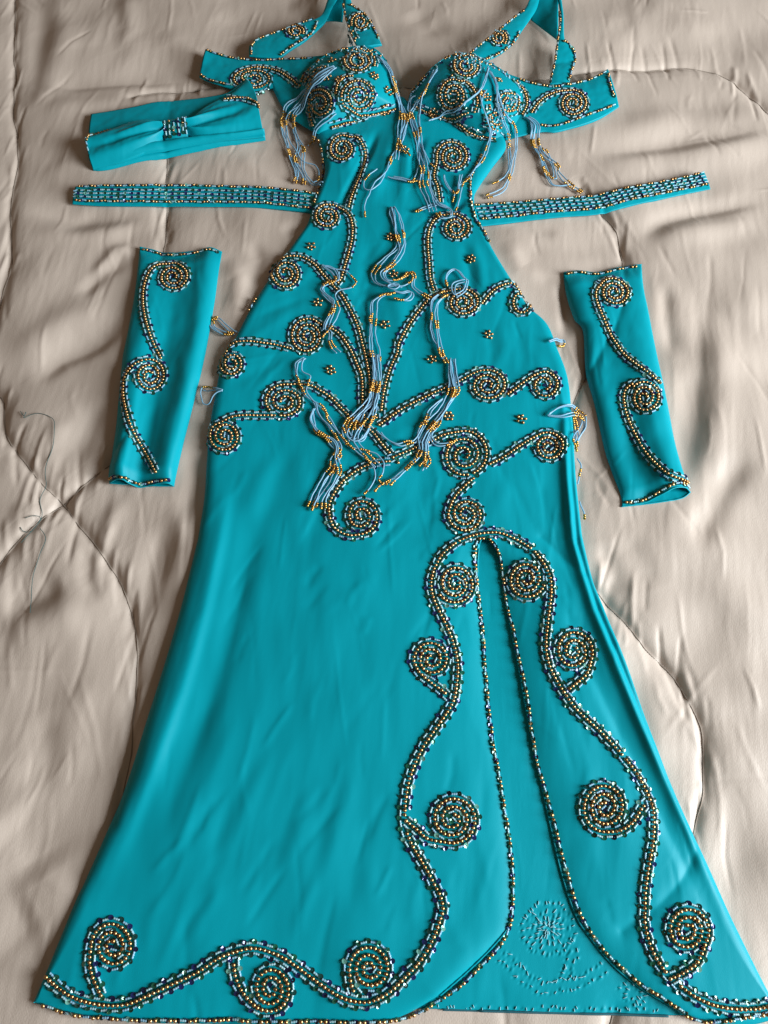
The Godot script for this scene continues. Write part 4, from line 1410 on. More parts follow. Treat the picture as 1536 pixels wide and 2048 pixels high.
	scroll(dress, "bead_scroll", "spiral under the right end of the arch", [197, -276.1, 193.6, -266, 186.9, -258.2, 178.3, -254, 169.3, -254.2, 161.8, -258.3, 156.8, -265.5, 155.4, -274.3, 157.5, -283.1, 162.6, -290.2, 169.7, -294.3, 177.2, -294.8, 183.8, -291.8, 188.2, -286.2, 189.8, -279.1, 188.5, -271.9, 184.7, -266.1, 179.3, -262.5, 173.4, -261.6, 168.1, -263.5, 164.4, -267.5, 162.8, -272.8, 163.5, -278.3, 166.1, -282.9, 170, -285.9, 174.3, -286.8, 178.2, -285.7, 181, -282.9, 182.3, -279.2, 182, -275.4, 180.3, -272.2, 177.8, -270.2, 175, -269.6, 172.6, -270.2, 170.8, -271.9, 170.1, -274, 170.4, -276.1], 3)
	scroll(dress, "bead_scroll", "spiral just above the arch", [114.8, -409.7, 104.8, -401.2, 92.8, -388.7, 85.8, -376.3, 80.7, -360.2, 83, -350.3, 88.9, -342.8, 97.1, -339, 105.9, -339.4, 113.7, -343.7, 119, -350.9, 121, -359.5, 119.4, -367.8, 114.7, -374.2, 108, -377.6, 100.7, -377.5, 94.3, -374.1, 89.9, -368.3, 88.3, -361.4, 89.5, -354.8, 93.1, -349.7, 98.2, -347.1, 103.8, -347.1, 108.7, -349.5, 112.1, -353.8, 113.4, -358.9, 112.6, -363.8, 110, -367.6, 106.3, -369.5, 102.3, -369.5, 98.9, -367.7, 96.6, -364.8, 95.8, -361.3, 96.5, -358.2, 98.2, -355.9, 100.5, -354.9, 102.8, -355, 104.6, -356.1, 105.7, -357.8], 3)
	scroll(dress, "bead_scroll", "big hook spiral below the tassels", [6.5, -433.6, -8.7, -431.7, -25.5, -427, -38.9, -418.7, -52.1, -407.6, -61.8, -393.1, -68.8, -376.8, -69.2, -360.8, -63.9, -345, -53.9, -336.3, -40.8, -332, -25, -334.4, -16.9, -338.9, -11.4, -346.6, -9.4, -356, -11, -365.4, -15.8, -372.8, -22.7, -377.2, -30.3, -377.8, -37.2, -374.8, -42, -369, -44.1, -361.7, -43.3, -354.4, -40, -348.4, -35, -344.7, -29.3, -343.7, -24.2, -345.4, -20.4, -349.3, -18.5, -354.4, -18.7, -359.6, -20.7, -364, -24, -366.9, -27.8, -367.8, -31.3, -366.8, -33.8, -364.4, -35.1, -361.3, -35, -358.1, -33.9, -355.5, -32, -354, -30, -353.6, -28.3, -354.2], 3)
	scroll(dress, "bead_scroll", "spiral at the right end of the hip band", [3.2, -435.2, 24.7, -446, 46.3, -456.9, 66.1, -465.7, 76.1, -472.3, 92, -476.8, 110.9, -478.3, 123, -471.5, 130.8, -459.8, 133, -445.7, 129.6, -432.1, 121.7, -421.6, 110.9, -415.8, 99.5, -415.6, 89.6, -420.6, 83, -429.7, 80.8, -441, 83.1, -452, 89.2, -460.9, 97.8, -465.8, 107, -466.2, 115, -462.3, 120.2, -455.1, 121.9, -446.4, 120.2, -437.9, 115.5, -431.3, 109.2, -427.7, 102.5, -427.3, 96.8, -430.1, 93.1, -435.1, 91.8, -441.2, 93, -447, 96.2, -451.5, 100.4, -453.9, 104.7, -454, 108.3, -452, 110.4, -448.9, 110.9, -445.2, 110, -442.1, 108.1, -439.9, 105.9, -439.1], 3)
	scroll(dress, "bead_scroll", "small spiral at the right hip", [137, -429.9, 157, -441.7, 177.5, -456.9, 194, -467.9, 202.6, -472.5, 211.3, -476.4, 220.3, -476.2, 227.8, -472.3, 232.6, -465.6, 233.8, -457.5, 231.5, -449.6, 226.3, -443.3, 219.4, -439.8, 212, -439.4, 205.7, -442.1, 201.5, -447.2, 200, -453.6, 201.4, -460.1, 205.2, -465.3, 210.6, -468.4, 216.4, -469.1, 221.5, -467.2, 225, -463.4, 226.3, -458.6, 225.5, -453.7, 222.8, -449.8, 218.9, -447.3, 214.8, -446.7, 211.1, -447.9, 208.6, -450.4, 207.5, -453.6, 208, -456.9, 209.7, -459.6, 212.2, -461.2, 214.8, -461.6, 217, -460.8, 218.4, -459.3, 218.9, -457.5], 3)
	scroll(dress, "bead_scroll", "spiral on the upper right hip branch", [-6.6, -487.9, 21.3, -510.5, 47.5, -526.5, 76.1, -541.6, 98.7, -553.3, 119.5, -566.2, 132.3, -571.5, 143.5, -572.3, 153.5, -568.5, 160.4, -560.9, 162.9, -551.3, 161, -541.7, 155.2, -533.9, 146.9, -529.2, 137.8, -528.4, 129.6, -531.3, 123.8, -537.2, 121.4, -544.8, 122.7, -552.6, 127.2, -559.1, 133.8, -563, 141.1, -563.8, 147.6, -561.6, 152.2, -557, 154.1, -551.1, 153.1, -545.2, 149.8, -540.3, 144.9, -537.4, 139.6, -536.7, 134.8, -538.3, 131.6, -541.6, 130.3, -545.7, 130.9, -549.8, 133.2, -553, 136.5, -554.9, 139.9, -555.3, 142.8, -554.2, 144.7, -552.1, 145.3, -549.6, 144.7, -547.4, 143.4, -545.8], 3)
	scroll(dress, "bead_scroll", "hooked spiral at the right edge of the hip", [166.5, -534.6, 183.6, -548.6, 200.7, -561.5, 213.4, -567.4, 221.4, -569, 228.5, -565, 232.9, -558.2, 234.1, -550.2, 232, -542.4, 227.4, -536.2, 221.2, -532.6, 214.6, -532, 208.9, -534.3, 204.9, -538.8, 203.3, -544.6, 204.2, -550.4, 207.1, -555.3, 211.4, -558.5, 216, -559.4, 220.2, -558.3, 223.2, -555.4, 224.6, -551.7, 224.3, -547.8, 222.6, -544.6, 220.1, -542.5, 217.4, -541.8, 215, -542.4], 3)
	scroll(dress, "bead_scroll", "spiral at the left hip edge", [-145.7, -502.6, -168.2, -502.6, -185.6, -502.6, -202.7, -499.7, -215.9, -491.8, -225.6, -486.7, -228.4, -477.2, -227.4, -467.2, -222.9, -458.5, -216.1, -452.7, -208.3, -450.8, -201.1, -452.8, -195.7, -458.3, -193.2, -465.9, -193.7, -474.2, -197.2, -481.5, -202.7, -486.5, -209.1, -488.3, -215.1, -486.8, -219.5, -482.4, -221.6, -476.3, -221.2, -469.7, -218.5, -464, -214.3, -460.1, -209.4, -458.7, -204.9, -459.7, -201.5, -462.9, -199.9, -467.4, -200.1, -472.2, -202, -476.4, -205.1, -479.2, -208.5, -480.3, -211.6, -479.5, -213.9, -477.3, -214.9, -474.2, -214.7, -471.1, -213.4, -468.5, -211.5, -466.9, -209.5, -466.5, -207.8, -467.1], 3)
	scroll(dress, "bead_scroll", "spiral on the left hip branch", [18.3, -431.7, 8.2, -444.8, -3.7, -460, -17.4, -479.2, -43.5, -498.7, -57.7, -514.5, -72, -530.4, -86.3, -540.5, -100.6, -548.6, -129.7, -549.4, -141.9, -548.2, -151.8, -542.3, -157.6, -533.2, -158.5, -522.7, -154.6, -512.9, -146.9, -505.7, -137.1, -502.3, -127.2, -503, -119, -507.5, -114, -514.7, -113, -523.2, -115.8, -531.1, -121.8, -537.1, -129.6, -540, -137.6, -539.6, -144.1, -536.1, -148, -530.5, -148.9, -524, -146.7, -518, -142.2, -513.5, -136.5, -511.3, -130.8, -511.6, -126.1, -514.1, -123.3, -518, -122.7, -522.5, -124.2, -526.6, -127.2, -529.6, -131, -531, -134.6, -530.7, -137.5, -529, -139, -526.6, -139.1, -524, -138.1, -521.8, -136.4, -520.5], 3)
	scroll(dress, "bead_scroll", "small spiral at the left edge of the hip", [-130, -607.6, -146.5, -612.9, -168.3, -616.1, -186.5, -618.3, -204.5, -617.2, -213.9, -610.8, -217.9, -600.2, -222.4, -593.8, -224.1, -585.6, -222.7, -577.3, -218.8, -570.4, -213.2, -566, -207, -564.7, -201.4, -566.7, -197.3, -571.3, -195.4, -577.6, -195.9, -584.3, -198.6, -590.2, -202.8, -594.2, -207.6, -595.7, -212.2, -594.6, -215.6, -591.4, -217.4, -586.7, -217.3, -581.7, -215.5, -577.2, -212.6, -574, -209.2, -572.6, -205.9, -573.1, -203.4, -575.1, -202, -578.2, -201.9, -581.6, -202.9, -584.6, -204.7, -586.7, -206.8, -587.7, -208.8, -587.4, -210.3, -586.3], 3)
	scroll(dress, "bead_scroll", "large spiral on the left side of the belly", [-26.2, -498.7, -29.1, -526.4, -30.6, -560.7, -38, -583.4, -47.3, -606.6, -60.3, -627.9, -71.5, -638.7, -89, -647.4, -98, -655.1, -108.4, -657.1, -118.1, -653.5, -125.2, -645.2, -128.5, -634, -127.5, -622.3, -122.8, -612.2, -115.5, -605.6, -107, -603.5, -99, -606, -92.9, -612.4, -89.8, -621.4, -90.2, -631, -93.7, -639.4, -99.5, -645.1, -106.4, -647.2, -113, -645.4, -117.9, -640.4, -120.5, -633.4, -120.3, -625.9, -117.7, -619.3, -113.4, -614.9, -108.2, -613.2, -103.3, -614.4, -99.6, -617.9, -97.6, -622.9, -97.6, -628.3, -99.4, -633, -102.4, -636.1, -105.9, -637.3, -109.2, -636.5, -111.6, -634.2, -112.8, -630.9, -112.7, -627.6, -111.6, -624.9, -109.8, -623.3, -107.9, -622.8], 3)
	scroll(dress, "bead_scroll", "spiral at the left waist edge below the tie", [-9.8, -494.8, -17.8, -542.5, -20, -560.7, -23.7, -583.4, -29.4, -610.8, -37, -643.1, -48.4, -671.6, -61.8, -698.5, -77.2, -719, -88.9, -735.1, -100.7, -751.4, -116.3, -763.2, -131.6, -766.7, -146.8, -764.9, -155.4, -759.3, -160.9, -749.7, -162.5, -738, -160.1, -726.5, -154.4, -717.5, -146.7, -712.3, -138.5, -711.8, -131.3, -715.6, -126.4, -723, -124.5, -732.2, -125.9, -741.6, -130.1, -749.3, -136.1, -754, -142.7, -755, -148.6, -752.3, -152.7, -746.8, -154.4, -739.7, -153.6, -732.4, -150.6, -726.5, -146.2, -722.7, -141.4, -721.7, -137, -723.4, -134, -727.2, -132.6, -732.1, -133, -737.1, -134.9, -741.3, -137.8, -743.9, -141, -744.7, -143.8, -743.6, -145.7, -741.3, -146.4, -738.3, -146.1, -735.4, -145, -733.2], 3)
	scroll(dress, "bead_scroll", "diagonal branch and spiral on the right side of the belly", [-8.6, -487.9, -4.7, -503.7, -0.7, -538.1, 7.5, -573.4, 17.8, -599.8, 20.4, -615.9, 34, -645.3, 47.8, -668.4, 63.6, -689.5, 81.4, -700.1, 104.1, -706.1, 114.4, -706.9, 123.6, -703.2, 129.9, -696.2, 132.4, -687.2, 130.8, -678.1, 125.5, -670.7, 117.9, -666.3, 109.6, -665.5, 102, -668.2, 96.6, -673.8, 94.3, -681, 95.4, -688.4, 99.4, -694.5, 105.5, -698.2, 112.2, -699, 118.3, -697, 122.6, -692.6, 124.4, -687, 123.6, -681.3, 120.6, -676.7, 116.1, -673.8, 111.1, -673.2, 106.7, -674.7, 103.6, -677.8, 102.2, -681.8, 102.8, -685.7, 104.9, -688.9, 108, -690.8, 111.2, -691.1, 114.1, -690.1, 115.9, -688.1, 116.6, -685.7, 116.1, -683.4, 114.8, -681.7], 3)
	scroll(dress, "bead_scroll", "clipped spiral at the right waist edge", [139.1, -682.4, 149.5, -696.6, 161.8, -708.5, 176, -715.7, 185.8, -716.1, 194.5, -701.1, 189.1, -698, 185.1, -692.3, 183, -685.2, 183.3, -677.9, 185.7, -671.9, 189.9, -668, 195, -667, 200, -668.8, 204.2, -673.2, 206.7, -679.3, 207.2, -685.9], 3)
	scroll(dress, "bead_scroll", "spiral near the right waist above the belly", [71.7, -701.3, 66.4, -725.3, 65.1, -757.1, 63.8, -787, 66.3, -812.4, 74.9, -833, 87.4, -840.8, 105.9, -843.5, 113.7, -839.2, 120.6, -833.4, 124.4, -825, 124.4, -815.7, 120.9, -807.4, 114.8, -801.6, 107.4, -799.3, 100.2, -800.7, 94.5, -805.4, 91.3, -812.1, 91.2, -819.7, 93.9, -826.4, 98.8, -831.2, 104.7, -833.1, 110.5, -831.9, 115, -828.3, 117.4, -822.9, 117.5, -817.1, 115.4, -812, 111.7, -808.5, 107.3, -807.1, 103, -808, 99.8, -810.7, 98.1, -814.5, 98.1, -818.6, 99.7, -822.1, 102.2, -824.4, 105.2, -825.2, 107.9, -824.5, 109.8, -822.7, 110.7, -820.3, 110.5, -817.9], 3)
	scroll(dress, "bead_scroll", "spiral near the left waist above the belly", [-71.4, -712.1, -62.4, -725.9, -57.2, -749.1, -52, -772.7, -47.6, -796.6, -47, -818.5, -51.2, -838.2, -61.1, -850.7, -75, -859.5, -86.7, -860.7, -94.2, -857.2, -99.6, -850.4, -101.8, -841.7, -100.8, -833, -96.8, -825.6, -90.9, -821, -84.2, -819.7, -77.9, -821.7, -73.2, -826.6, -70.8, -833.2, -71.1, -840.2, -73.7, -846.3, -78, -850.5, -83.2, -852, -88.2, -850.9, -92, -847.5, -94.1, -842.8, -94.3, -837.6, -92.6, -833, -89.7, -829.7, -86.1, -828.4, -82.6, -828.9, -79.9, -830.9, -78.3, -834, -78.1, -837.4, -79, -840.3, -80.8, -842.4, -82.9, -843.3, -84.9, -843], 3)
	scroll(dress, "bead_scroll", "spiral on the bodice below the left cup", [-53.5, -852.4, -50.1, -871.3, -43.1, -896.8, -36, -919.6, -30, -949.2, -31.5, -972.7, -41.9, -993.1, -54.4, -996.1, -63.3, -999.1, -72.1, -996.8, -78.9, -990, -82.8, -980.2, -83.1, -969.4, -80.1, -959.6, -74.5, -952.6, -67.5, -949.4, -60.5, -950.3, -54.7, -954.9, -51.1, -962.1, -50.2, -970.5, -52, -978.3, -56, -984.2, -61.1, -987.3, -66.5, -987.2, -71.1, -984.2, -74, -979.1, -74.9, -973.1, -73.9, -967.5, -71.3, -963.1, -67.9, -960.8, -64.3, -960.6, -61.3, -962.3, -59.3, -965.4, -58.6, -969.1, -59.2, -972.5, -60.6, -975, -62.5, -976.3], 3)
	scroll(dress, "bead_scroll", "spiral on the bodice below the right cup", [83.9, -868.1, 81, -896.8, 76, -916.3, 81.2, -947.1, 81.7, -961.6, 86.9, -974.3, 95.6, -982.9, 105.9, -985.9, 115.7, -983, 123.1, -975, 126.9, -963.8, 126.5, -951.8, 122.3, -941.3, 115.4, -934.3, 107.2, -931.7, 99.3, -933.7, 93.3, -939.8, 90.1, -948.5, 90.1, -957.9, 93.2, -966.3, 98.6, -972, 104.9, -974.2, 111, -972.7, 115.6, -968.1, 118, -961.6, 118, -954.6, 115.7, -948.5, 111.9, -944.5, 107.5, -943, 103.3, -944.1, 100.2, -947.2, 98.7, -951.5, 98.8, -956, 100.3, -959.7, 102.7, -962, 105.3, -962.7, 107.6, -961.9, 109.1, -960], 3)
	trim(dress, "bead_trim", "bead edging along the left edge of the slit", [124.2, -329.5, 116.9, -326.3, 113.4, -316.6, 112.3, -303.9, 113.1, -287, 114.2, -266.3, 116, -241.9, 117.5, -219.9, 118.3, -196.4, 118, -175.3, 119.3, -150.7, 119.9, -126.7, 121.2, -104.9, 122.1, -101.6, 122.3, -83.4, 126.8, -58.8, 129.9, -32.6, 132.1, -11.2, 134.9, 9.8, 136.3, 30.4, 137, 48.7, 135.9, 72.5, 132.9, 93.9, 124.9, 111.1, 113.4, 124.3, 102.3, 133.6, 91.3, 142.8, 78.1, 153.8, 65.3, 161, 50.4, 169.1, 35.6, 177.1, 18.9, 182.1, 0.2, 184.2, 3.7, 183.9, -11.5, 184.6, -28.3, 184.9, -48.6, 184.6, -72.2, 184.2, -92.4, 184.9, -112.7, 184.6, -132.9, 184.6, -153.3, 183, -173.5, 183.5, -160.4, 183.5, -184, 183.9, -204.2, 183.9, -221.1, 183.5, -239.7, 183.9, -261.7, 183, -280.4, 181.7, -302.6, 180.6, -323.4, 177, -337.7, 172.6, -349.1, 170.2])
	trim(dress, "bead_trim", "bead edging along the right edge of the slit", [132.2, -328.4, 139.9, -319.8, 145, -303.9, 146.1, -287, 147.3, -274.6, 148.2, -256.1, 151.6, -231.9, 155.4, -214, 157.7, -190.6, 161.1, -169.6, 164.3, -147, 166.7, -126.7, 167.9, -104.9, 167.2, -103.9, 169.6, -87.9, 172.2, -61, 177.5, -39.1, 182.5, -15.4, 186.6, 3.6, 191, 30.4, 195.9, 50.7, 200.5, 72.5, 206.5, 90, 213.8, 103.5, 223.2, 116.7, 230.8, 126.1, 242.4, 136.3, 252, 144.6, 263.6, 153.8, 277.3, 161, 288.9, 168.2, 302.4, 176.3, 304.9, 179.5, 319.8, 183.6, 337.2, 183.6, 357, 181.1, 374.8, 179, 390.5, 177.8])
	trim(dress, "bead_trim", "bead edging along the left side of the bodice", [-102.3, -996.5, -96.4, -972.6, -93.9, -949.1, -94.9, -922.6, -100.2, -893.4, -103.9, -871, -106.5, -859.9])
	trim(dress, "bead_trim", "bead edging along the right side of the bodice", [151.2, -960.8, 139.8, -932.5, 132.7, -912.8, 130.5, -890.2, 131.2, -864.7, 135.7, -839.6, 140.1, -827.2, 140.3, -828, 147.7, -812.5, 154.8, -792.2])
	trim(dress, "bead_trim", "beads at the left hip edge below the waist", [-182.2, -692.6, -187.9, -679.1, -192.9, -670.2])
	scroll(dress, "bead_scroll", "upper spiral on the left cup", [-16, -1115.9, -14.9, -1130.1, -19.5, -1142.8, -27.5, -1151.1, -38.3, -1155.4, -47.6, -1153.9, -56.8, -1147.7, -63, -1136.4, -62.9, -1123.8, -59.8, -1111.4, -53.2, -1102.6, -44.6, -1098.6, -36.1, -1100.4, -29.2, -1106.5, -25.1, -1115.6, -24.2, -1125.1, -26.9, -1133.5, -31.9, -1139.7, -38.5, -1142.6, -44.3, -1141.6, -50.6, -1137.9, -53.3, -1131.4, -54.3, -1124, -52.1, -1117.1, -48.6, -1112.1, -44, -1110, -39.4, -1110.6, -36, -1113.8, -33.6, -1117.8, -33.4, -1122.7, -34.6, -1126.8, -37, -1129.3, -39.7, -1130.4, -42.1, -1129.8, -44.3, -1128.2], 3)
	scroll(dress, "bead_scroll", "middle spiral on the left cup", [2.8, -1049.1, -28.7, -1040.5, -44.9, -1035.9, -56.8, -1036, -63.5, -1037.1, -66, -1043.5, -63.8, -1055.9, -57.2, -1066.7, -47.6, -1074, -37, -1075.2, -27.4, -1071.8, -20.7, -1064.1, -17.9, -1056.2, -20.5, -1050.7, -24.3, -1047.5, -32.6, -1043.8, -41.6, -1040.7, -49.5, -1039.3, -54.8, -1040.8, -56.7, -1044.8, -55.7, -1050.5, -51.3, -1057.3, -45.8, -1060.6, -39.2, -1062.2, -33.2, -1060.3, -29, -1057.5, -27.3, -1054.2, -28.7, -1051.2, -32.3, -1048.3, -36, -1046.5, -40, -1045.4, -44, -1044.9, -46.4, -1045.7, -47.6, -1047.4, -47, -1049.7, -45.1, -1051.9, -42.5, -1053.3, -39.9, -1053.8, -37.8, -1053.5], 3)
	scroll(dress, "bead_scroll", "side spiral on the left cup", [-112.2, -1024.7, -117.7, -1046.2, -118.7, -1069.3, -122.1, -1074.6, -116.3, -1078.3, -107.8, -1076.7, -98.7, -1071.6, -90.5, -1063.6, -84.5, -1053.2, -81.5, -1042.5, -82.4, -1034.5, -86, -1029.5, -92.1, -1028, -99.4, -1031.3, -106.5, -1038.5, -111.1, -1045.6, -115, -1056.3, -115.1, -1062.7, -111.2, -1064.7, -107.5, -1066.8, -101.9, -1063.7, -96.9, -1059.8, -92.6, -1053.5, -90.6, -1048.1, -90.1, -1042.9, -91.7, -1039.7, -94.5, -1038.5, -97.7, -1039.2, -101.1, -1041.8, -104, -1046, -105.5, -1049.9, -104.8, -1051.1, -104.8, -1054.5], 3)
	scroll(dress, "bead_scroll", "beaded neckline of the left cup", [-134.7, -1105.5, -130, -1121.2, -116.9, -1135.4, -100.1, -1149.2, -73.7, -1158.1, -52.4, -1159.4, -27.1, -1154.9, -8.5, -1144.5, 5.1, -1126, 13, -1110, 19.5, -1083.5], 3)
	scroll(dress, "bead_scroll", "curved band on the left cup", [-131.1, -1104.2, -118.6, -1112, -105.4, -1121.4, -92.3, -1119], 3)
	scroll(dress, "bead_scroll", "lower edge band of the left cup", [17.1, -1054.3, -4.3, -1046.5, -20.7, -1041.7, -53.9, -1027.5, -84.1, -1017.3], 3)
	scroll(dress, "bead_scroll", "upper spiral on the right cup", [157, -1119.4, 155.9, -1131.9, 148.1, -1142.1, 137.7, -1145, 128.8, -1142.3, 120.7, -1135.7, 113.5, -1125.6, 111.2, -1113.4, 112.7, -1101.3, 117.5, -1092, 124.4, -1087.6, 132.3, -1088.2, 139.7, -1093.3, 145, -1102.1, 148.2, -1111.9, 147.5, -1121.6, 143.1, -1129.2, 138.8, -1131.4, 132.7, -1130.8, 126.3, -1127.4, 122.2, -1121.1, 120, -1114.1, 120.2, -1107.1, 122.6, -1101.7, 126.2, -1098.9, 130.6, -1098.5, 134.7, -1100.9, 137.4, -1105.2, 139.3, -1109.7, 138.8, -1114.5, 138.2, -1117.3, 134.9, -1119.4, 132.5, -1118.9, 130.4, -1117.5], 3)
	scroll(dress, "bead_scroll", "middle spiral on the right cup", [140.6, -1022.8, 144.6, -1039.5, 136.3, -1062.8, 124, -1076, 119.2, -1074, 110.1, -1078.4, 100.7, -1076.7, 93, -1069.2, 88.6, -1058.5, 88.2, -1052.3, 91.7, -1046.7, 96.6, -1042.3, 106.4, -1037.5, 113, -1035.4, 118.7, -1034.5, 122.3, -1038, 123, -1044.9, 120.9, -1054, 116.6, -1060.6, 111.1, -1064.8, 104.9, -1064.8, 99.7, -1061, 96.3, -1056.3, 95.5, -1052, 97.2, -1048.1, 100.1, -1045.1, 103.9, -1042.9, 108.8, -1041.3, 112.8, -1041, 115.1, -1042.3, 115.7, -1045.1, 114.9, -1048.7, 113, -1052.1, 110, -1054.3, 107.1, -1054.6, 104.7, -1053.6, 103.2, -1052.2, 102.9, -1050.5], 3)
	scroll(dress, "bead_scroll", "beaded neckline of the right cup", [44.5, -1084.5, 59.1, -1099.3, 78.7, -1122.1, 99.4, -1138.3, 122.6, -1144.2, 142.1, -1141.3, 164.8, -1134.8, 188.3, -1123.4], 3)
	scroll(dress, "bead_scroll", "outer edge band of the right cup", [198.4, -1116.4, 214.1, -1107.6, 226.9, -1086.5, 227.4, -1063.1, 217.3, -1042.5], 3)
	scroll(dress, "bead_scroll", "side spiral on the right cup", [188.2, -1033.4, 181, -1035.6, 177.8, -1041.1, 178.7, -1049.6, 183.4, -1058.9, 190.5, -1066.9, 198.5, -1072, 206.2, -1073, 211.6, -1071.1, 214.1, -1064.7, 213.1, -1057.1, 209.2, -1049, 204.5, -1043.9, 198.5, -1040.3, 191.4, -1037.8, 187.1, -1039.7, 185.2, -1043.5, 185.6, -1048.8, 187.9, -1054.2, 191.6, -1059.3, 196.4, -1062.1, 201.2, -1063.7, 204.1, -1061.7, 205.9, -1059.8, 206.2, -1056.1, 204.3, -1052.2, 201.3, -1048.7, 198.2, -1046.1, 195.7, -1045.6, 193.4, -1046.3, 192.8, -1048.4], 3)
	scroll(dress, "bead_scroll", "small low spiral on the right cup", [182.9, -1011.3, 176, -1007.2, 169, -1005.7, 163.2, -1006.9, 160.3, -1010.4, 159.7, -1014.4, 161.1, -1019.1, 164.9, -1023.2, 170.4, -1027.1, 177.3, -1030.9, 181.3, -1029.2, 184.6, -1027.9, 182.7, -1020.6, 183.8, -1020.1, 179.1, -1013.8, 175.6, -1011.8, 171.9, -1010.4, 169.8, -1012.2, 168.1, -1013.5, 166.1, -1015.1, 167.6, -1018.2, 169, -1020.5, 170.9, -1020.9, 175.6, -1024.4], 3)
	scroll(dress, "bead_scroll", "lower band of the right cup", [48.6, -1059.2, 68.2, -1048, 95.5, -1035.9, 119, -1025.5, 140.6, -1022.8], 3)
	scroll(dress, "bead_scroll", "lower edge band of the right cup", [113.3, -1024.2, 132.2, -1008.4, 151.7, -998.5, 175.3, -993.4], 3)
	scroll(dress, "bead_scroll", "inner curved band on the left cup", [-122.3, -1086.4, -118.2, -1098.8, -108.3, -1107.8, -95.6, -1109.5, -85.1, -1108], 3)
	scroll(dress, "bead_scroll", "short branch on the left cup", [-49.7, -1086.6, -62.4, -1083.6, -72.3, -1070.7, -74.6, -1052.8], 3)
	scroll(dress, "bead_scroll", "second outer band of the right cup", [161.5, -1138.3, 177.2, -1131.2, 192.9, -1122.3, 208.8, -1112.9, 221, -1101.6], 3)
	scroll(dress, "bead_scroll", "curved branch on the right cup", [163.9, -1036.3, 163.4, -1024.2, 171.7, -1010.6, 187.3, -1008.4], 3)
	scroll(dress, "bead_scroll", "band between the spirals of the right cup", [106.7, -1087.8, 118.9, -1077.5, 131.5, -1071], 3)
	scroll(dress, "bead_scroll", "curled scroll on the left back band", [-138.4, -1108.1, -155.2, -1126.5, -174.7, -1142.8, -199.2, -1150.2, -223.2, -1148.7, -241.2, -1136.7, -245.2, -1124.6, -238.4, -1116.3, -227.8, -1111.1, -214.8, -1109.9, -202.5, -1111.6, -193.1, -1116.6, -188.4, -1123.2, -188.5, -1130.5, -193.4, -1137.2, -201.8, -1141.7, -211.7, -1143.3, -220.9, -1142, -228.2, -1138.3, -232, -1132.7, -231.7, -1126.9, -228.2, -1122.1, -222.6, -1119, -215.4, -1118.1, -209.1, -1119, -204.2, -1121.4, -202, -1124.7, -202.1, -1128.2, -204.4, -1131.2, -208, -1133.1, -212.2, -1133.5, -215.5, -1133, -217.6, -1131.3, -218.4, -1129.6], 3)
	trim(dress, "bead_trim", "bead edging on the top of the left back band", [-293.6, -1188.1, -271.3, -1180.6, -243.8, -1172.7, -205.6, -1168.1, -173.3, -1168.2, -145.7, -1163.2, -115.7, -1160.2])
	trim(dress, "bead_trim", "bead edging under the left back band", [-301, -1141.2, -283.9, -1129.7, -264.5, -1120.9, -251.2, -1116.5])
	trim(dress, "bead_trim", "bead edging on the outer edge of the left strap", [-219.8, -1181.7, -218.4, -1207.6, -197.3, -1221.2, -175.6, -1231.6, -158.9, -1239.9, -141.7, -1248.6, -117.9, -1258.3])
	trim(dress, "bead_trim", "bead edging on the inner edge of the left strap", [-171.1, -1179.3, -150.9, -1197.7, -133.3, -1212.8, -119.1, -1230.1, -110.9, -1253.6])
	scroll(dress, "bead_scroll", "small spiral on the left strap", [-134.9, -1223.4, -134.6, -1229.8, -137, -1235.3, -141.4, -1239.6, -146.7, -1242, -152.2, -1242, -156.5, -1239.1, -159.1, -1234.4, -159.6, -1228.9, -157.9, -1224, -155, -1220.3, -150.6, -1218.3, -146.5, -1218.5, -142.9, -1220.5, -140.5, -1223.5, -139.9, -1227.3, -140.9, -1230.9, -142.9, -1233.8, -146, -1235.6, -149.2, -1235.6, -151.8, -1234.6, -153.6, -1232.5, -154, -1229.6, -153.6, -1227.2, -152.1, -1225.3, -150.2, -1224.2, -148.4, -1224.2], 3)
	trim(dress, "bead_trim", "bead edging on the left side of the front left strap", [-67.2, -1279.1, -61.8, -1241.6, -53, -1203.4, -44.9, -1179])
	trim(dress, "bead_trim", "bead edging on the right side of the front left strap", [-55.9, -1274.3, -42.1, -1261.6, -28.5, -1242, -16.6, -1210.1, -9.3, -1187.8])
	scroll(dress, "bead_scroll", "spiral on the front left strap", [-46.3, -1187.8, -52.1, -1209.1, -53.7, -1225.2, -53.2, -1234.9, -49.9, -1242.5, -44.9, -1247.3, -39.2, -1248.7, -33.8, -1246.6, -29.6, -1241.1, -27.4, -1233.2, -27.5, -1224.7, -29.5, -1217.6, -33.3, -1213.1, -37.6, -1211.7, -42, -1213.2, -45.4, -1217.2, -47.2, -1223, -47.7, -1229.2, -46.3, -1234.4, -43.7, -1237.9, -40.6, -1239, -37.4, -1238.3, -34.8, -1235.5, -33.3, -1231.9, -33, -1227.7, -33.9, -1224.2, -35.4, -1221.7, -37.4, -1220.7, -39.3, -1221.1], 3)
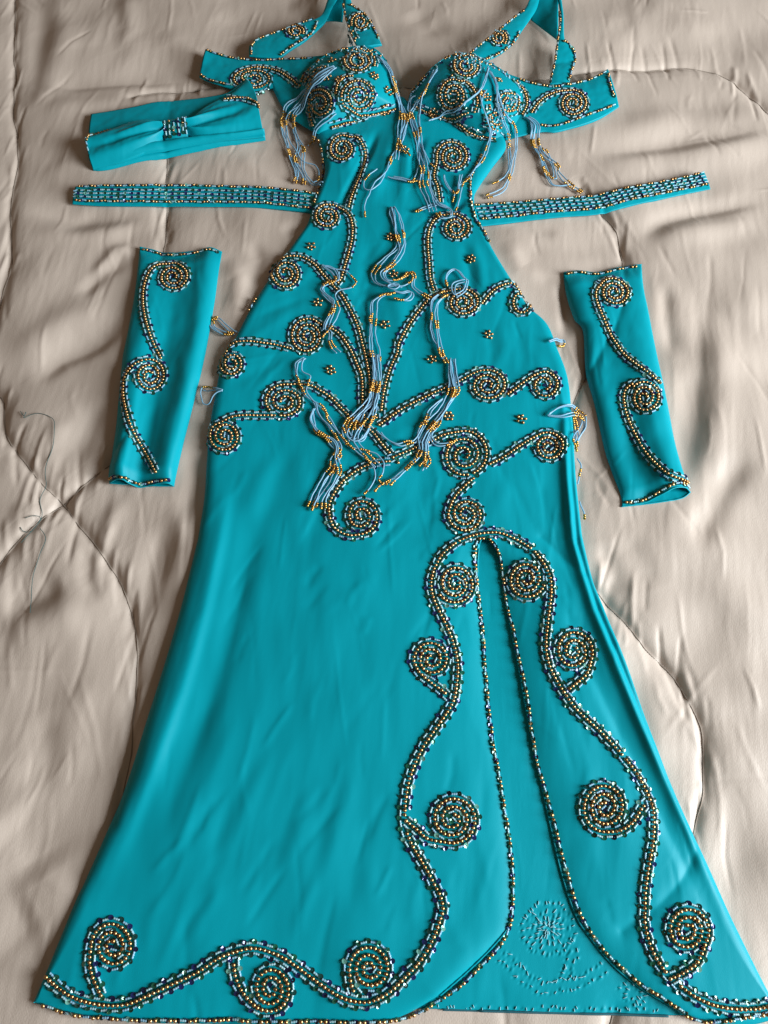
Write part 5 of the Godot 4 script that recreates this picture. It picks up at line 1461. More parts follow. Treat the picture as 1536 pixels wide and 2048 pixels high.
	scroll(dress, "bead_scroll", "curled scroll on the right back band", [235.6, -1051.1, 245.6, -1067.8, 262.8, -1085.5, 286.1, -1096.3, 296.7, -1097.2, 307.4, -1098.7, 316, -1094, 322.1, -1085.3, 324.1, -1074.3, 321.9, -1063.3, 316.4, -1054.3, 308.4, -1048.8, 299.7, -1047.3, 292.3, -1050.3, 287.2, -1056.8, 285.3, -1065.6, 286.7, -1074.5, 291, -1082.6, 297.5, -1087.5, 304.3, -1088.7, 310.5, -1086.1, 314.8, -1080.8, 316.3, -1074, 315.3, -1066.9, 312, -1061, 307.2, -1057.3, 301.8, -1056.2, 297.3, -1057.9, 293.9, -1061.8, 292.8, -1066.5, 293.7, -1071.7, 296.2, -1076, 299.4, -1078.5, 303, -1079.2, 306, -1078, 308, -1075.3, 308.6, -1072.3, 307.9, -1069.1, 306.6, -1066.9], 3)
	trim(dress, "bead_trim", "bead edging on the top of the right back band", [220.9, -1119.4, 247.2, -1111.1, 274, -1107.8, 298.1, -1112.3, 314.6, -1117, 339.6, -1126.1, 362.6, -1140.8])
	trim(dress, "bead_trim", "bead edging at the end of the right back band", [366.6, -1135.4, 367.3, -1112.2, 372, -1085.9])
	trim(dress, "bead_trim", "bead edging under the right back band", [249.9, -1026.9, 270.6, -1025.2, 294.8, -1033.7, 321.4, -1045.6, 348.9, -1058.6, 373, -1073.3])
	trim(dress, "bead_trim", "bead edging on the outer edge of the front right strap", [141.2, -1154.1, 166.8, -1184.6, 192.7, -1214.5, 219.1, -1246.2, 237, -1265.8])
	trim(dress, "bead_trim", "bead edging on the inner edge of the front right strap", [164.5, -1143.5, 189.4, -1161.5, 211.7, -1188.1, 224.1, -1215.2])
	scroll(dress, "bead_scroll", "spiral on the front right strap", [197.1, -1179.9, 199.7, -1187.4, 200.1, -1195.2, 198.2, -1202.2, 194.6, -1207.1, 189.7, -1209.2, 185.3, -1207.6, 181.4, -1203, 178.3, -1196.9, 177.5, -1189.7, 178.6, -1183.4, 181.4, -1179.3, 185.1, -1177.9, 188.9, -1178.9, 192.2, -1181.8, 194.4, -1186.4, 195.2, -1191.4, 194.5, -1196, 192.7, -1199.2, 190, -1200.7, 187.3, -1200.5, 184.7, -1198.6, 183.1, -1195.2, 182.5, -1191.6, 182.8, -1188.4, 184, -1186.2, 185.7, -1185.2], 3)
	trim(dress, "bead_trim", "bead edging on the inner edge of the right strap", [296.9, -1265.7, 295.6, -1239.5, 290.5, -1208.4, 283.8, -1167.7, 275.4, -1132.6, 271.5, -1115.1])
	trim(dress, "bead_trim", "bead edging on the outer edge of the right strap", [298.3, -1200.2, 309.4, -1191.8, 314.9, -1171.8, 306.9, -1145.2, 299.7, -1119])
	belt_rows()
	flowers([-106.6, -783.4, -93.9, -685, -72.5, -572, 9.6, -799.6, 126.9, -760.8, 14.3, -733.8, 1.5, -646.5, 146.1, -630.5, 66.2, -590.4, 85.9, -501.4, 182.1, -496.9, -70, -1080.9, 1.9, -1048.5, 6.6, -1074.5, 181.6, -1094.5, 160.5, -1049.4, 78.2, -1042, 30.9, -967.7, -82.8, -1133.9, 151.4, -1054.2, -89.7, -1090.7, -15.2, -1092.6])
	show_stitches()
	tassel("tassel of pale blue strands over the outer left cup", 20, [
		[-78.7, -1110.7, 0, -99.4, -1099.4, 0, -118.1, -1083.6, 0, -129.8, -1083.3, 0, -152.6, -1069.1, 0, -161.6, -1051.2, 1, -162.7, -1037.1, 1, -151.4, -988.6, 0, -146.9, -975, 1, -134.2, -928.7, 0, -134.8, -914, 1],
		[-77.3, -1107.9, 0, -99.1, -1091.6, 0, -120.5, -1077, 0, -141.3, -1051.2, 0, -143.5, -1040.6, 1, -138.5, -1016.2, 0, -133.5, -988.6, 0, -136.8, -961.8, 1, -122.8, -925.4, 0, -121.1, -912.4, 1],
		[-79.9, -1107, 0, -104.3, -1091, 0, -122, -1080.9, 1, -134.1, -1065.5, 0, -154.3, -1051.2, 0, -157.7, -1040.6, 1, -152.5, -1012.7, 0, -141, -985.2, 0, -126.6, -958.5, 0, -106.2, -948.5, 0, -100.4, -922.2, 1, -107.5, -914, 0],
		[-77, -1105.6, 0, -101.5, -1086.4, 0, -120.7, -1075.5, 0, -136.1, -1051.2, 0, -146.1, -1040.6, 1, -141, -1012.7, 0, -128.3, -985.2, 1, -128.6, -945.2, 0, -112.4, -912.4, 0, -97.3, -902.7, 0],
		[-78.5, -1104.2, 0, -98.8, -1081.9, 0, -126.1, -1079, 0, -154.2, -1047.7, 1, -155.1, -1012.7, 0, -148.4, -978.4, 1, -136.4, -951.8, 0, -132.8, -925.4, 0],
	])
	tassel("short tassel below the left cup", 14, [
		[-76.1, -1027.7, 0, -90.1, -1020.5, 0, -108, -1015.1, 0, -114.9, -1003, 1, -119.8, -995.5, 0],
		[-75, -1026.8, 0, -88, -1018.8, 0, -103.8, -1011.5, 0, -111, -1000.6, 1],
	])
	tassel("tassel hanging from the inner side of the left cup", 24, [
		[-9.1, -1136.6, 0, 6.5, -1119.5, 0, 14.1, -1097.4, 0, 16.9, -1081.1, 1, 22.3, -1064.5, 0, 30.1, -1051.2, 0, 32.5, -1033.6, 1, 29.7, -1002.3, 0, 24.4, -978.4, 0, 9, -947.5, 1, 3.9, -924.5, 0, -3.5, -901.9, 0, -20.6, -885.9, 0, -30.4, -892.3, 0, -25.7, -911.5, 1, -10.9, -927.8, 0],
		[-7.2, -1135.1, 0, 10.3, -1115.5, 0, 17.6, -1092, 1, 25.3, -1066.4, 0, 28.7, -1033.6, 1, 25.8, -998.9, 0, 26.9, -975, 1, 39, -952.5, 1],
		[-4.6, -1130.3, 0, 13.1, -1102.6, 0, 19.9, -1077.6, 1, 28.8, -1047.7, 0, 35, -1026.6, 1, 32.1, -992, 0, 21.8, -971.7, 0, 11.4, -940.9, 1, -1, -914.8, 0, -13.3, -898.7, 0, -21.8, -879.5, 0, -28.9, -860.6, 0, -27.5, -835.8, 1],
		[43.3, -1074.7, 0, 36.6, -1051.2, 0, 46.7, -1033.6, 1, 52.7, -1002.3, 0, 53.9, -947.5, 0, 43.3, -901.9, 1, 23.6, -905.1, 0, 6.4, -911.5, 0],
	])
	tassel("tassel hanging from the inner side of the right cup", 24, [
		[84.4, -1111.6, 0, 71.4, -1085.6, 0, 64.7, -1065.3, 1, 58.5, -1056.1, 0, 53.4, -1030.1, 0, 55, -1002.3, 1, 57.6, -978.4, 0, 69, -944.2, 0, 76.8, -934.4, 1],
		[81.9, -1108.4, 0, 69.9, -1078.5, 0, 62.2, -1061.1, 1, 51.8, -1054.5, 0, 43.2, -1037.1, 1, 51.5, -995.5, 1, 56.8, -957.5, 0, 61.2, -927.8, 1, 59.4, -898.7, 1, 67.4, -870, 0, 74.1, -846.6, 0],
		[83.4, -1104.6, 0, 67.2, -1069.6, 1, 57.8, -1053.2, 0, 56.8, -1005.8, 1, 63, -954.2, 0, 68.4, -914.8, 1, 65.6, -898.7, 1, 71.2, -876.4, 0, 79, -848.2, 0],
		[48.6, -1073.4, 0, 40.1, -1066.1, 0, 40.6, -1040.6, 1, 48, -1012.7, 0, 52.7, -985.2, 0, 59, -940.9, 0, 54.8, -914.8, 0, 43.5, -901.9, 1, 23.9, -908.3, 0, 11.6, -911.5, 0],
		[9.6, -1107.2, 0, 17.4, -1079.4, 1, 24.8, -1063.9, 0, 32.8, -1033.6, 1, 27.3, -1002.3, 0, 19.5, -971.7, 1, 16.7, -947.5, 0],
	])
	tassel("tassel over the middle of the right cup", 30, [
		[165.2, -1115.3, 0, 158.1, -1081.7, 0, 150.3, -1055.3, 1, 151.1, -1035.9, 0, 158.5, -1011, 0, 165.1, -995.4, 0, 158.9, -971.7, 1, 142.7, -934.6, 0, 126.7, -907, 1, 114.1, -895.8, 0, 103.3, -867.3, 1],
		[166.5, -1109.8, 0, 160.6, -1082.8, 0, 146.1, -1048.7, 0, 123.3, -1029.9, 0, 98.9, -1036.4, 0, 74, -1026.6, 0],
		[159.7, -1061.2, 0, 151.9, -1032.7, 0, 161.5, -1007.6, 0, 167.7, -993.9, 0, 153.2, -947.7, 1, 137.5, -928.1, 0, 121.6, -902.2, 1, 115.9, -879.9, 0, 107.6, -851.7, 1],
		[167, -1105.3, 0, 176.6, -1080.9, 0, 178, -1044.2, 0, 187.5, -1018.1, 0, 198.4, -995.5, 1, 195.3, -944.4, 0, 186.6, -924.8, 0, 171.2, -913.4, 1],
		[168.8, -1104.8, 0, 177.3, -1067, 0, 183.3, -1038.9, 0, 192.9, -1024.6, 0, 205.6, -1019.4, 1, 205.4, -978.4, 0, 191.6, -924.8, 1, 180.2, -899, 0, 155.1, -886.2, 1],
	])
	tassel("tassel hanging off the right back band", 10, [
		[225, -1038.2, 0, 232, -1027.7, 0, 232.3, -996.5, 1, 244.2, -967.5, 1, 251.4, -945.7, 0, 252.4, -932.5, 1, 262.6, -929.2, 0, 259.8, -955.8, 0, 249.2, -982.8, 1],
		[230.2, -1038.2, 0, 244.7, -1024.2, 0, 243.9, -996.5, 1, 251, -972.6, 0, 271.9, -949.1, 1, 273.2, -935.8, 0, 288.9, -914.4, 1, 305.1, -901.4, 1],
		[227.4, -1036.4, 0, 239.3, -1020.7, 0, 237.2, -993, 1, 245.4, -965.8, 0, 251.1, -942.4, 1, 259, -916.1, 0, 273.6, -911.2, 0, 291.3, -913.5, 0],
	])
	tassel("short loop under the right cup", 14, [
		[91.3, -915.3, 0, 94.5, -895.8, 0, 107.5, -879.8, 1, 113.2, -899.1, 0, 116.2, -915.3, 0],
		[69.2, -925.1, 0, 70.9, -892.6, 0, 82.4, -860.8, 0, 99.2, -851.4, 0, 101.2, -835.9, 0, 88.9, -832.8, 0, 81.9, -842.1, 1],
		[50.4, -845.2, 1, 65.1, -853, 0, 87.3, -860.8, 0, 101.6, -848.3, 0],
	])
	tassel("looped tassel in the middle of the belly", 17, [
		[12.8, -854.1, 0, 11.7, -839.7, 0, 17.7, -813.9, 0, 22.6, -794.8, 1, 20.5, -778.5, 0, 5.5, -761.1, 0, -9.9, -741.5, 1, -13.2, -729.3, 0, -8.3, -717.3, 0, 3.4, -710.1, 0, 17.1, -710.1, 0],
		[14.2, -854.1, 0, 21.9, -837.1, 0, 27.3, -802.4, 1, 28.5, -783.5, 0, 21.4, -763.6, 0, 9.4, -747.6, 1, -4, -736.6, 0, -2.4, -724.5, 0, 9.3, -712.5, 0, 21, -710.1, 0],
		[13.4, -852.8, 0, 16.8, -829.3, 0, 20.6, -796.1, 1, 24.4, -776, 0, 15.4, -756.2, 0, 7.4, -743.9, 1, 1.5, -734.2, 0, 5.4, -722.1, 0, 21.1, -720.9, 1, 31.9, -728.1, 1, 38.9, -736.6, 1, 44.7, -729.3, 1, 43.4, -712.5, 0, 52, -700.6, 0, 62.6, -693.5, 1, 69.2, -688.8, 0],
		[15.1, -699.4, 0, 26.7, -697, 0, 38.4, -700.6, 0, 42.2, -693.5, 0, 34.3, -683.6, 0, 18.9, -684.1, 1],
		[5.4, -710.1, 0, 15.2, -714.9, 0, 21, -710.1, 0, 15.1, -703, 0, 5.4, -706.5, 0, 11.2, -712.5, 0, 26.8, -710.1, 0, 38.7, -719.7, 1],
		[14.1, -698.2, 1, -0.5, -696.3, 1, -8.2, -691.1, 0, -15.9, -681.7, 0, -16.8, -663.1, 0, -18.1, -655.1, 1, -16.6, -631.1, 0, -17, -606.5, 0, -15.4, -592.1, 1],
		[9.2, -695.4, 1, -0.5, -692.3, 0, -8.2, -684.1, 0, -11, -663.1, 0, -11.5, -648.2, 1, -10.9, -622.1, 0, -6.1, -599.8, 0, -5.1, -586.6, 1],
	])
	tassel("loops and strands on the right side of the belly", 17, [
		[88.3, -712.5, 1, 87.7, -724.5, 0, 94, -736.6, 0, 103.9, -739, 0, 113.2, -724.5, 0, 116.9, -719.7, 0, 112.4, -703, 0, 100.4, -695.4, 0, 96.9, -705.3, 0, 99.1, -714.9, 0, 115, -720.2, 0],
		[86, -700.6, 1, 71.2, -688.8, 0, 67, -677.1, 0, 67.9, -658.5, 1, 67.1, -640.2, 0, 69.5, -622.1, 0, 74.9, -610.9, 0, 78.4, -599.8, 1, 82.8, -589.9, 0],
		[88.7, -693.5, 1, 78.8, -686.4, 0, 72.7, -672.4, 0, 71.6, -644.8, 1, 73.4, -626.6, 0, 75.3, -610.9, 0, 76.4, -597.6, 1, 82.5, -582.3, 1],
	])
	tassel("tassel on the left side of the belly", 17, [
		[-90.9, -747.6, 0, -80.5, -746.9, 0, -69.9, -736.5, 0, -67.7, -720.4, 0, -83.4, -717.6, 1, -89.6, -706.7, 0, -83.6, -690.9, 0, -74.1, -679.7, 0, -71.7, -670.9, 1, -75.4, -659.8, 0, -82.1, -640.2, 0, -77.4, -631.6, 0, -75.1, -612.3, 1, -64.9, -598.6, 0],
		[-89, -749.3, 0, -75.7, -743.4, 0, -56.8, -738.8, 0, -43.5, -724.5, 1, -40, -716.9, 1, -47, -709, 0, -63.6, -704.4, 0, -68.6, -695.4, 0, -64.9, -679.7, 1, -62.8, -668.6, 0, -69.7, -648.9, 0, -77.5, -634.8, 1, -85.3, -625.1, 1],
		[-87.1, -745.8, 0, -73.5, -731.9, 0, -69.5, -720.4, 1, -87.8, -709, 0, -83.8, -697.7, 0, -70.5, -684.2, 0, -72.8, -666.4, 1, -80.6, -651.1, 0, -83, -638, 0],
	])
	tassel("long tassel on the left hip", 16, [
		[-107.2, -590.1, 0, -117.6, -581.7, 0, -118.7, -567.2, 0, -114.6, -552.9, 1, -108.8, -540.7, 1, -103.1, -528.7, 0, -92.4, -520.7, 0, -84.8, -500.9, 0, -72.3, -485.3, 0, -62.5, -469, 1, -54.5, -452.8, 0, -58.5, -443.3, 1, -64.2, -432.1, 0, -65.6, -421, 1, -73.7, -409.9, 0, -81.4, -391.7, 0, -87.5, -375.6, 0, -91.3, -365.8, 1],
		[-109, -589, 0, -111.7, -569.3, 0, -100.8, -561.1, 0, -102.6, -550.9, 1, -103.5, -538.7, 0, -94.2, -522.7, 0, -80.9, -512.8, 1, -74.3, -495.1, 1, -63.7, -481.5, 0, -53, -464.2, 1, -42.6, -452.8, 1, -29, -441.5, 0, -20.5, -434, 1, -12, -417.3, 0, -13.6, -400.8, 0, -24.2, -387.2, 1],
		[-93.8, -510.8, 0, -98.5, -497, 0, -91.1, -481.5, 0, -81.3, -470.9, 1, -70.1, -464.2, 0, -63, -454.7, 0, -62.6, -437.7, 0, -59.2, -419.1, 1, -66.7, -399, 0, -76.2, -382.7, 0, -79.1, -368.5, 1],
		[-94.6, -508.8, 0, -92.2, -489.2, 0, -87.4, -473.8, 1, -75.3, -468, 1, -66.5, -458.5, 0, -56, -443.3, 1, -60.8, -430.3, 0, -62.2, -421, 1, -70.2, -404.5, 0, -81.3, -386.3, 0, -84.9, -370.2, 1],
		[-90.6, -518.7, 0, -78.1, -506.8, 1, -67.3, -489.2, 0, -58.3, -471.8, 0, -46.1, -454.7, 1, -32.4, -450.9, 0, -24, -449, 1, -8.7, -443.3, 0, -0.3, -430.3, 0, -1.9, -417.3, 0, -6.9, -406.3, 1, -1.9, -400.8, 1],
	])
	tassel("thick tassel at the foot of the branches", 17, [
		[-12.8, -597.8, 0, -10.9, -570.7, 0, -13.4, -546.2, 1, -17.6, -520.1, 0, -31.3, -500.4, 0, -38.8, -485.8, 1, -42.9, -473.2, 0, -37.7, -463.7, 0, -27.5, -463.7, 0, -22.4, -471.3, 0],
		[-11, -595.7, 0, -9.1, -568.7, 0, -10.8, -544.2, 1, -14.2, -520.1, 0, -26.2, -504.3, 0, -33.7, -484.8, 1, -34.3, -469.4, 0, -42.8, -463.7, 0],
		[-9.2, -593.6, 0, -7, -566.6, 0, -8.1, -542.2, 1, -13.3, -516.1, 0, -21, -500.4, 0, -28.6, -488.7, 1, -36.1, -473.2, 0, -39.3, -461.8, 0, -34.1, -450.4, 0, -22.1, -437.2, 1, -10.3, -424.2, 0],
		[-14.5, -593.6, 0, -11.7, -564.6, 0, -16, -542.2, 1, -19.4, -522.1, 0, -39.9, -500.4, 0, -46.7, -492.6, 1, -49.8, -477.1, 0, -46.1, -461.8, 0],
		[-9.9, -534.1, 0, -14.1, -504.3, 0, -18.3, -490.6, 1, -24.2, -473.2, 0, -32.6, -463.7, 0, -46.2, -465.6, 0, -55, -480.9, 1],
	])
	tassel("long tassel on the right hip branch", 16, [
		[91.5, -590.6, 0, 87.7, -566.7, 0, 85.8, -537.5, 1, 75.1, -513.3, 0, 57.7, -493, 0, 50.3, -488.5, 1, 44.5, -470.8, 0, 47, -446.7, 0, 45.9, -440.2, 1, 38, -433.8, 0, 23.4, -415.7, 0, 1.2, -403, 1, -11.1, -390.5, 1],
		[94.5, -588.2, 0, 97.5, -554.9, 0, 96.2, -535.1, 1, 81.1, -515.6, 0, 68.4, -486.3, 1, 56.2, -468.6, 0, 49.9, -446.7, 0, 53.9, -431.6, 1, 48.5, -421, 0],
		[89.4, -588.2, 0, 89.5, -559.6, 0, 90.8, -536.3, 1, 78.9, -508.8, 0, 60.5, -486.3, 1, 48.3, -464.2, 0, 44, -444.6, 1, 30.2, -427.4, 1, 18.5, -414.6, 0, 3.2, -399.9, 1],
		[92.4, -585.8, 0, 93.4, -554.9, 0, 93.7, -534, 1, 76.8, -504.3, 0, 64.4, -481.8, 1, 54.1, -459.8, 0, 52.6, -438.1, 1, 46.6, -427.4, 1],
		[77.4, -525.9, 0, 61, -508.8, 0, 53.8, -494.1, 1, 40.4, -464.2, 0, 30.6, -461.5, 1, 16.9, -457.2, 0, 1.3, -466.4, 0, -8.6, -477.4, 0],
		[62.2, -473, 0, 61, -464.2, 0, 69.6, -456.5, 0, 87.3, -458.7, 1, 93.3, -463.1, 0],
	])
	tassel("tassel loop at the right edge of the skirt", 12, [
		[218.5, -502, 0, 231.2, -511.1, 0, 249.6, -514.5, 0, 262.1, -509.9, 1, 268.1, -499.7, 0, 264.6, -484, 0, 255.2, -468.4, 0, 253.4, -457.4, 1],
		[218.4, -500.2, 0, 238.1, -497.9, 0, 254.6, -504.3, 0, 262.7, -505.4, 1, 268.7, -495.2, 0, 262.2, -479.5, 0, 254, -466.2, 0, 254, -455.3, 1],
		[254.8, -506.5, 1, 254.6, -493, 1, 253.9, -475.1, 0, 251.1, -466.2, 0],
	])
	tassel("strand ends beside the right edge of the skirt", 6, [
		[253.2, -443, 0, 257.7, -434.3, 0, 256.3, -423.5, 1, 250.8, -406.5, 0],
		[250.3, -381.3, 0, 253.7, -366.8, 0, 254.1, -357.6, 1],
	])
	tassel("strand loop at the left edge of the hip", 6, [
		[-243.2, -663.5, 1, -236.8, -664.6, 0, -227, -656.9, 0, -215.1, -645.9, 0, -206.4, -639.3, 0],
		[-243.9, -650.3, 0, -234.9, -641.5, 0, -221.6, -635, 0, -213.5, -636.1, 1],
		[-241.9, -659.1, 1, -237.3, -648.1, 0, -223.8, -639.3, 0, -212.6, -637.1, 1],
	])
	tassel("small loop below the left edge of the hip", 8, [
		[-217, -538.4, 0, -229.8, -543.5, 0, -239.1, -548.6, 1, -247.8, -547.6, 0, -248.7, -537.4, 0, -244.1, -525.3, 0, -235.1, -522.9, 0, -225.4, -533.4, 0, -216.6, -537.4, 0],
		[-217.8, -537.4, 0, -231.4, -541.5, 0, -245.9, -545.6, 0],
	])
	tassel("small loop at the right edge of the hip", 10, [
		[227.5, -617.5, 0, 237.5, -623.6, 0, 251.5, -630.4, 0, 254.9, -625.9, 0, 249.3, -616.8, 1, 242.6, -615.7, 1],
		[228.4, -616.8, 0, 241.2, -622.5, 0, 253.2, -628.1, 0],
	])

	# ---- headband and sleeves
	headband = thing("headband", "turquoise stretch headband gathered at a beaded knot, lying folded beside the bra", "headband", Vector3(-270, 0, -1000))
	patch(headband, "back_band", "flat back loop of the headband", [-469.7, 9, -1053.4, -402.8, 9, -1069.9, -362.3, 9, -1083.2, -293.1, 10, -1089.8, -257, 11, -1096.4, -238.2, 13, -1110.8, -226.5, 15, -1121.9], [-226.5, 15, -1121.9, -214.2, 10, -1083.1, -202.7, 6, -1043.8], [-461.5, 5, -964.2, -398.7, 6, -977.7, -345.1, 6, -990.3, -290.7, 6, -998.7, -252.1, 6, -1009.3, -221.5, 6, -1026.4, -202.7, 6, -1043.8], [-469.7, 9, -1053.4, -467.4, 8, -1017.8, -461.5, 5, -964.2], 2, 1.6, 0)
	patch(headband, "lower_fold", "lower rolled edge of the headband", [-456.1, 6, -950.7, -419.2, 6, -953.8, -364.2, 6, -970.4, -285.2, 6, -990.3, -235.6, 6, -1000.8, -188.7, 6, -1010.4], [-188.7, 6, -1010.4, -188, 3, -1005.2], [-451.5, 3, -938.5, -429.3, 3, -940.5, -363.9, 3, -961.1, -285.3, 3, -983, -235.7, 3, -994.6, -188, 3, -1005.2], [-456.1, 6, -950.7, -451.5, 3, -938.5], 5, 1.6, 0)
	patch(headband, "lower_fold", "upper rolled edge of the headband", [-456, 14, -958.7, -418.6, 14, -969, -363.2, 15, -984.6, -324.9, 15, -991.9, -284.2, 14, -998.3, -234.3, 14, -1003.6, -188.7, 13, -1014.3], [-188.7, 13, -1014.3, -187.8, 11, -1008], [-454, 12, -945.5, -416.8, 12, -950.6, -362.1, 12, -967.1, -283.6, 12, -986.8, -234.2, 12, -996.3, -187.8, 11, -1008], [-456, 14, -958.7, -454, 12, -945.5], 7, 1.6, 0)
	patch(headband, "front_band", "gathered left half of the front band", [-461.4, 12, -997.4, -442.9, 14, -1004.6, -420.7, 16, -1014.1, -389.3, 18, -1026.7, -365.8, 18, -1028.9, -348.2, 16, -1021.5], [-348.2, 16, -1021.5, -343, 14, -997.2], [-450.6, 8, -938.4, -428.1, 10, -943.5, -401.3, 12, -950.6, -371.4, 14, -964.9, -353.6, 14, -979.4, -343, 14, -997.2], [-461.4, 12, -997.4, -459.3, 11, -969.2, -450.6, 8, -938.4], 12, 1.6, 2)
	patch(headband, "front_band", "gathered right half of the front band", [-313.9, 16, -1025.8, -303.5, 17, -1035.4, -288.3, 18, -1054.8, -270.8, 17, -1071.4, -249.7, 16, -1087, -233.7, 15, -1108.3, -225, 15, -1124.2], [-225, 15, -1124.2, -214.1, 14, -1105.1, -204.6, 13, -1079.5, -196.8, 12, -1041.2, -189.1, 11, -1002.7], [-310.8, 14, -1005.7, -295, 14, -996.2, -269, 13, -992, -234.1, 12, -995.2, -189.1, 11, -1002.7], [-313.9, 16, -1025.8, -310.8, 14, -1005.7], 10, 1.6, 1)
	patch(headband, "knot_wrap", "beaded wrap around the middle of the headband", [-349.4, 22, -1025.4, -329.8, 25, -1026.2, -311.2, 23, -1031.7], [-311.2, 23, -1031.7, -307.4, 15, -997.2], [-342.9, 14, -988.8, -324.6, 16, -990.8, -307.4, 15, -997.2], [-349.4, 22, -1025.4, -342.9, 14, -988.8], 7, 2.5, 0)
	bead_row(headband, "gold", [-255.1, -1069.3, -236, -1072.7, -219, -1072.2, -202.7, -1059.1, -199.3, -1045.3])
	bead_row(headband, "bug", [-250.2, -1081, -210.1, -1067.4])
	bead_row(headband, "bug", [-253.5, -1066, -227.3, -1065.9, -202.2, -1053.1])
	bead_row(headband, "gold", [-458.2, -977.8, -455.6, -1002.8, -441.6, -1010.5, -428.5, -1015.3])
	bead_row(headband, "bug", [-411.7, -1019.7, -398.5, -1025.5])
	bead_row(headband, "bug", [-455.9, -962.8, -460.2, -985.6, -447.8, -993.1])
	bead_row(headband, "knot", [-343.2, -1016.5, -340.3, -990.9])
	bead_row(headband, "knot", [-335.9, -1017.4, -333.2, -991.4])
	bead_row(headband, "knot", [-328.8, -1018.6, -326.1, -992.4])
	bead_row(headband, "knot", [-322.1, -1020.1, -319.4, -994.3])
	bead_row(headband, "knot", [-315.5, -1023.3, -313.5, -996.6])
	bead_row(headband, "knot", [-311.2, -1025, -309, -998.4])
	left_sleeve = thing("arm_sleeve", "turquoise beaded arm sleeve lying left of the dress, lower end open", "arm sleeve", Vector3(-330, 0, -640), "pair of beaded arm sleeves")
	sleeve(left_sleeve, [-359.1, 12, -784.5, -344.3, 9, -782.5, -326, 7, -778.7, -302.8, 7, -775.1, -274.7, 9, -777.9, -255, 13, -780.9, -238.1, 8, -777], [-239.4, 3, -781.3, -241.3, 3, -731.3, -244.1, 3, -677.9, -250.5, 3, -581.3, -257.1, 3, -533, -266.2, 3, -459.6, -270.7, 3, -419.6, -271.4, 4, -403.5], [-355.5, 10, -409.3, -343.3, 20, -409.7, -333.5, 22, -408, -327.1, 15, -405.6, -315.4, 6, -403.3, -303.4, 8, -404.5, -289.8, 13, -405.1, -277, 15, -404.2, -269.7, 8, -403.1], [-362.6, 3, -792.4, -361.8, 3, -773, -360.4, 3, -725.1, -361.1, 3, -632.1, -362.5, 3, -587.8, -358.5, 3, -483.4, -359.1, 3, -423.2, -355.4, 4, -407.8], [-361.4, 3, -800.8, -345.2, 3, -795.2, -327, 2, -789.5, -305.1, 2, -785.8, -277.2, 3, -790.5, -259.1, 6, -794.4, -243.5, 3, -796.1], [-354.5, 2, -396.6, -338.4, 2, -396.6, -321.7, 2, -397.3, -304.3, 2, -397.3, -289.5, 2, -398, -272.2, 2, -399.4])
	scroll(left_sleeve, "bead_scroll", "spiral near the upper end of the sleeve", [-308.2, -594.7, -321.2, -618.1, -330.9, -643.2, -339.2, -671.5, -344.3, -700.5, -344.3, -724.6, -339.9, -744.3, -329.7, -755.6, -316.3, -756.3, -306.4, -757.7, -296.4, -752.7, -288.6, -744.5, -284.5, -734.8, -285, -725.5, -289.3, -718, -296.4, -714.1, -304.9, -713.5, -312.7, -716.1, -318.6, -721.7, -321.8, -729.1, -321.9, -736.9, -318.9, -743.7, -313.8, -747.9, -307, -748.8, -300.6, -746.4, -295.5, -741.6, -292.8, -735.4, -292.8, -729.5, -295.2, -724.8, -299.4, -722.1, -304.5, -721.6, -308.9, -722.8, -312.5, -726.2, -314.3, -730.5, -314.3, -734.6, -312.7, -738.1, -310.1, -740, -306.6, -740.4, -303.8, -739.3, -301.6, -737.2, -300.4, -734.5, -300.5, -732, -301.8, -730.4], 3)
	scroll(left_sleeve, "bead_scroll", "spiral in the middle of the sleeve", [-294.2, -420.1, -307, -441.2, -321.2, -461.6, -331.5, -479.3, -341.3, -505.6, -349.5, -532.6, -351.3, -558.6, -344.5, -574.1, -331.3, -586, -331.8, -584.7, -324, -589.3, -315.4, -589.1, -307.5, -583.4, -302.3, -574.2, -300.6, -563.9, -302.8, -555, -308.2, -548.8, -315, -545.1, -321.9, -544.6, -327.6, -547.6, -331.7, -553.5, -333.3, -561.4, -332.6, -569.2, -329.1, -575.7, -324.2, -579.6, -318.7, -580.2, -313.9, -577.7, -310.4, -573.3, -309, -567.3, -309.6, -561.4, -312.1, -556.7, -315.7, -554.1, -319.7, -553.5, -323.1, -554.7, -325.6, -557.8, -326.7, -561.7, -326.2, -565.6, -324.5, -568.9, -322.7, -570.7, -320.1, -571.1, -317.9, -570.3, -316.5, -568.3, -316.2, -566.3], 3)
	trim(left_sleeve, "bead_trim", "bead edging on the upper end", [-356.9, -786.5, -351.6, -786.6, -337.1, -783.3, -321.1, -779.6, -304.1, -777.1, -290.1, -777.6, -276, -779.3, -261.5, -781.2, -248.9, -779.9, -244.3, -777.1])
	trim(left_sleeve, "bead_trim", "bead edging on the lower end", [-353.8, -412.1, -345.5, -412.1, -335.7, -410.8, -328.8, -408.5, -321.7, -407.1, -314.2, -406.6, -303.6, -408, -291.6, -408.7, -280, -408.4, -274.2, -408.8])
	right_sleeve = thing("arm_sleeve", "turquoise beaded arm sleeve lying right of the dress, slanting towards the hem", "arm sleeve", Vector3(350, 0, -620), "pair of beaded arm sleeves")
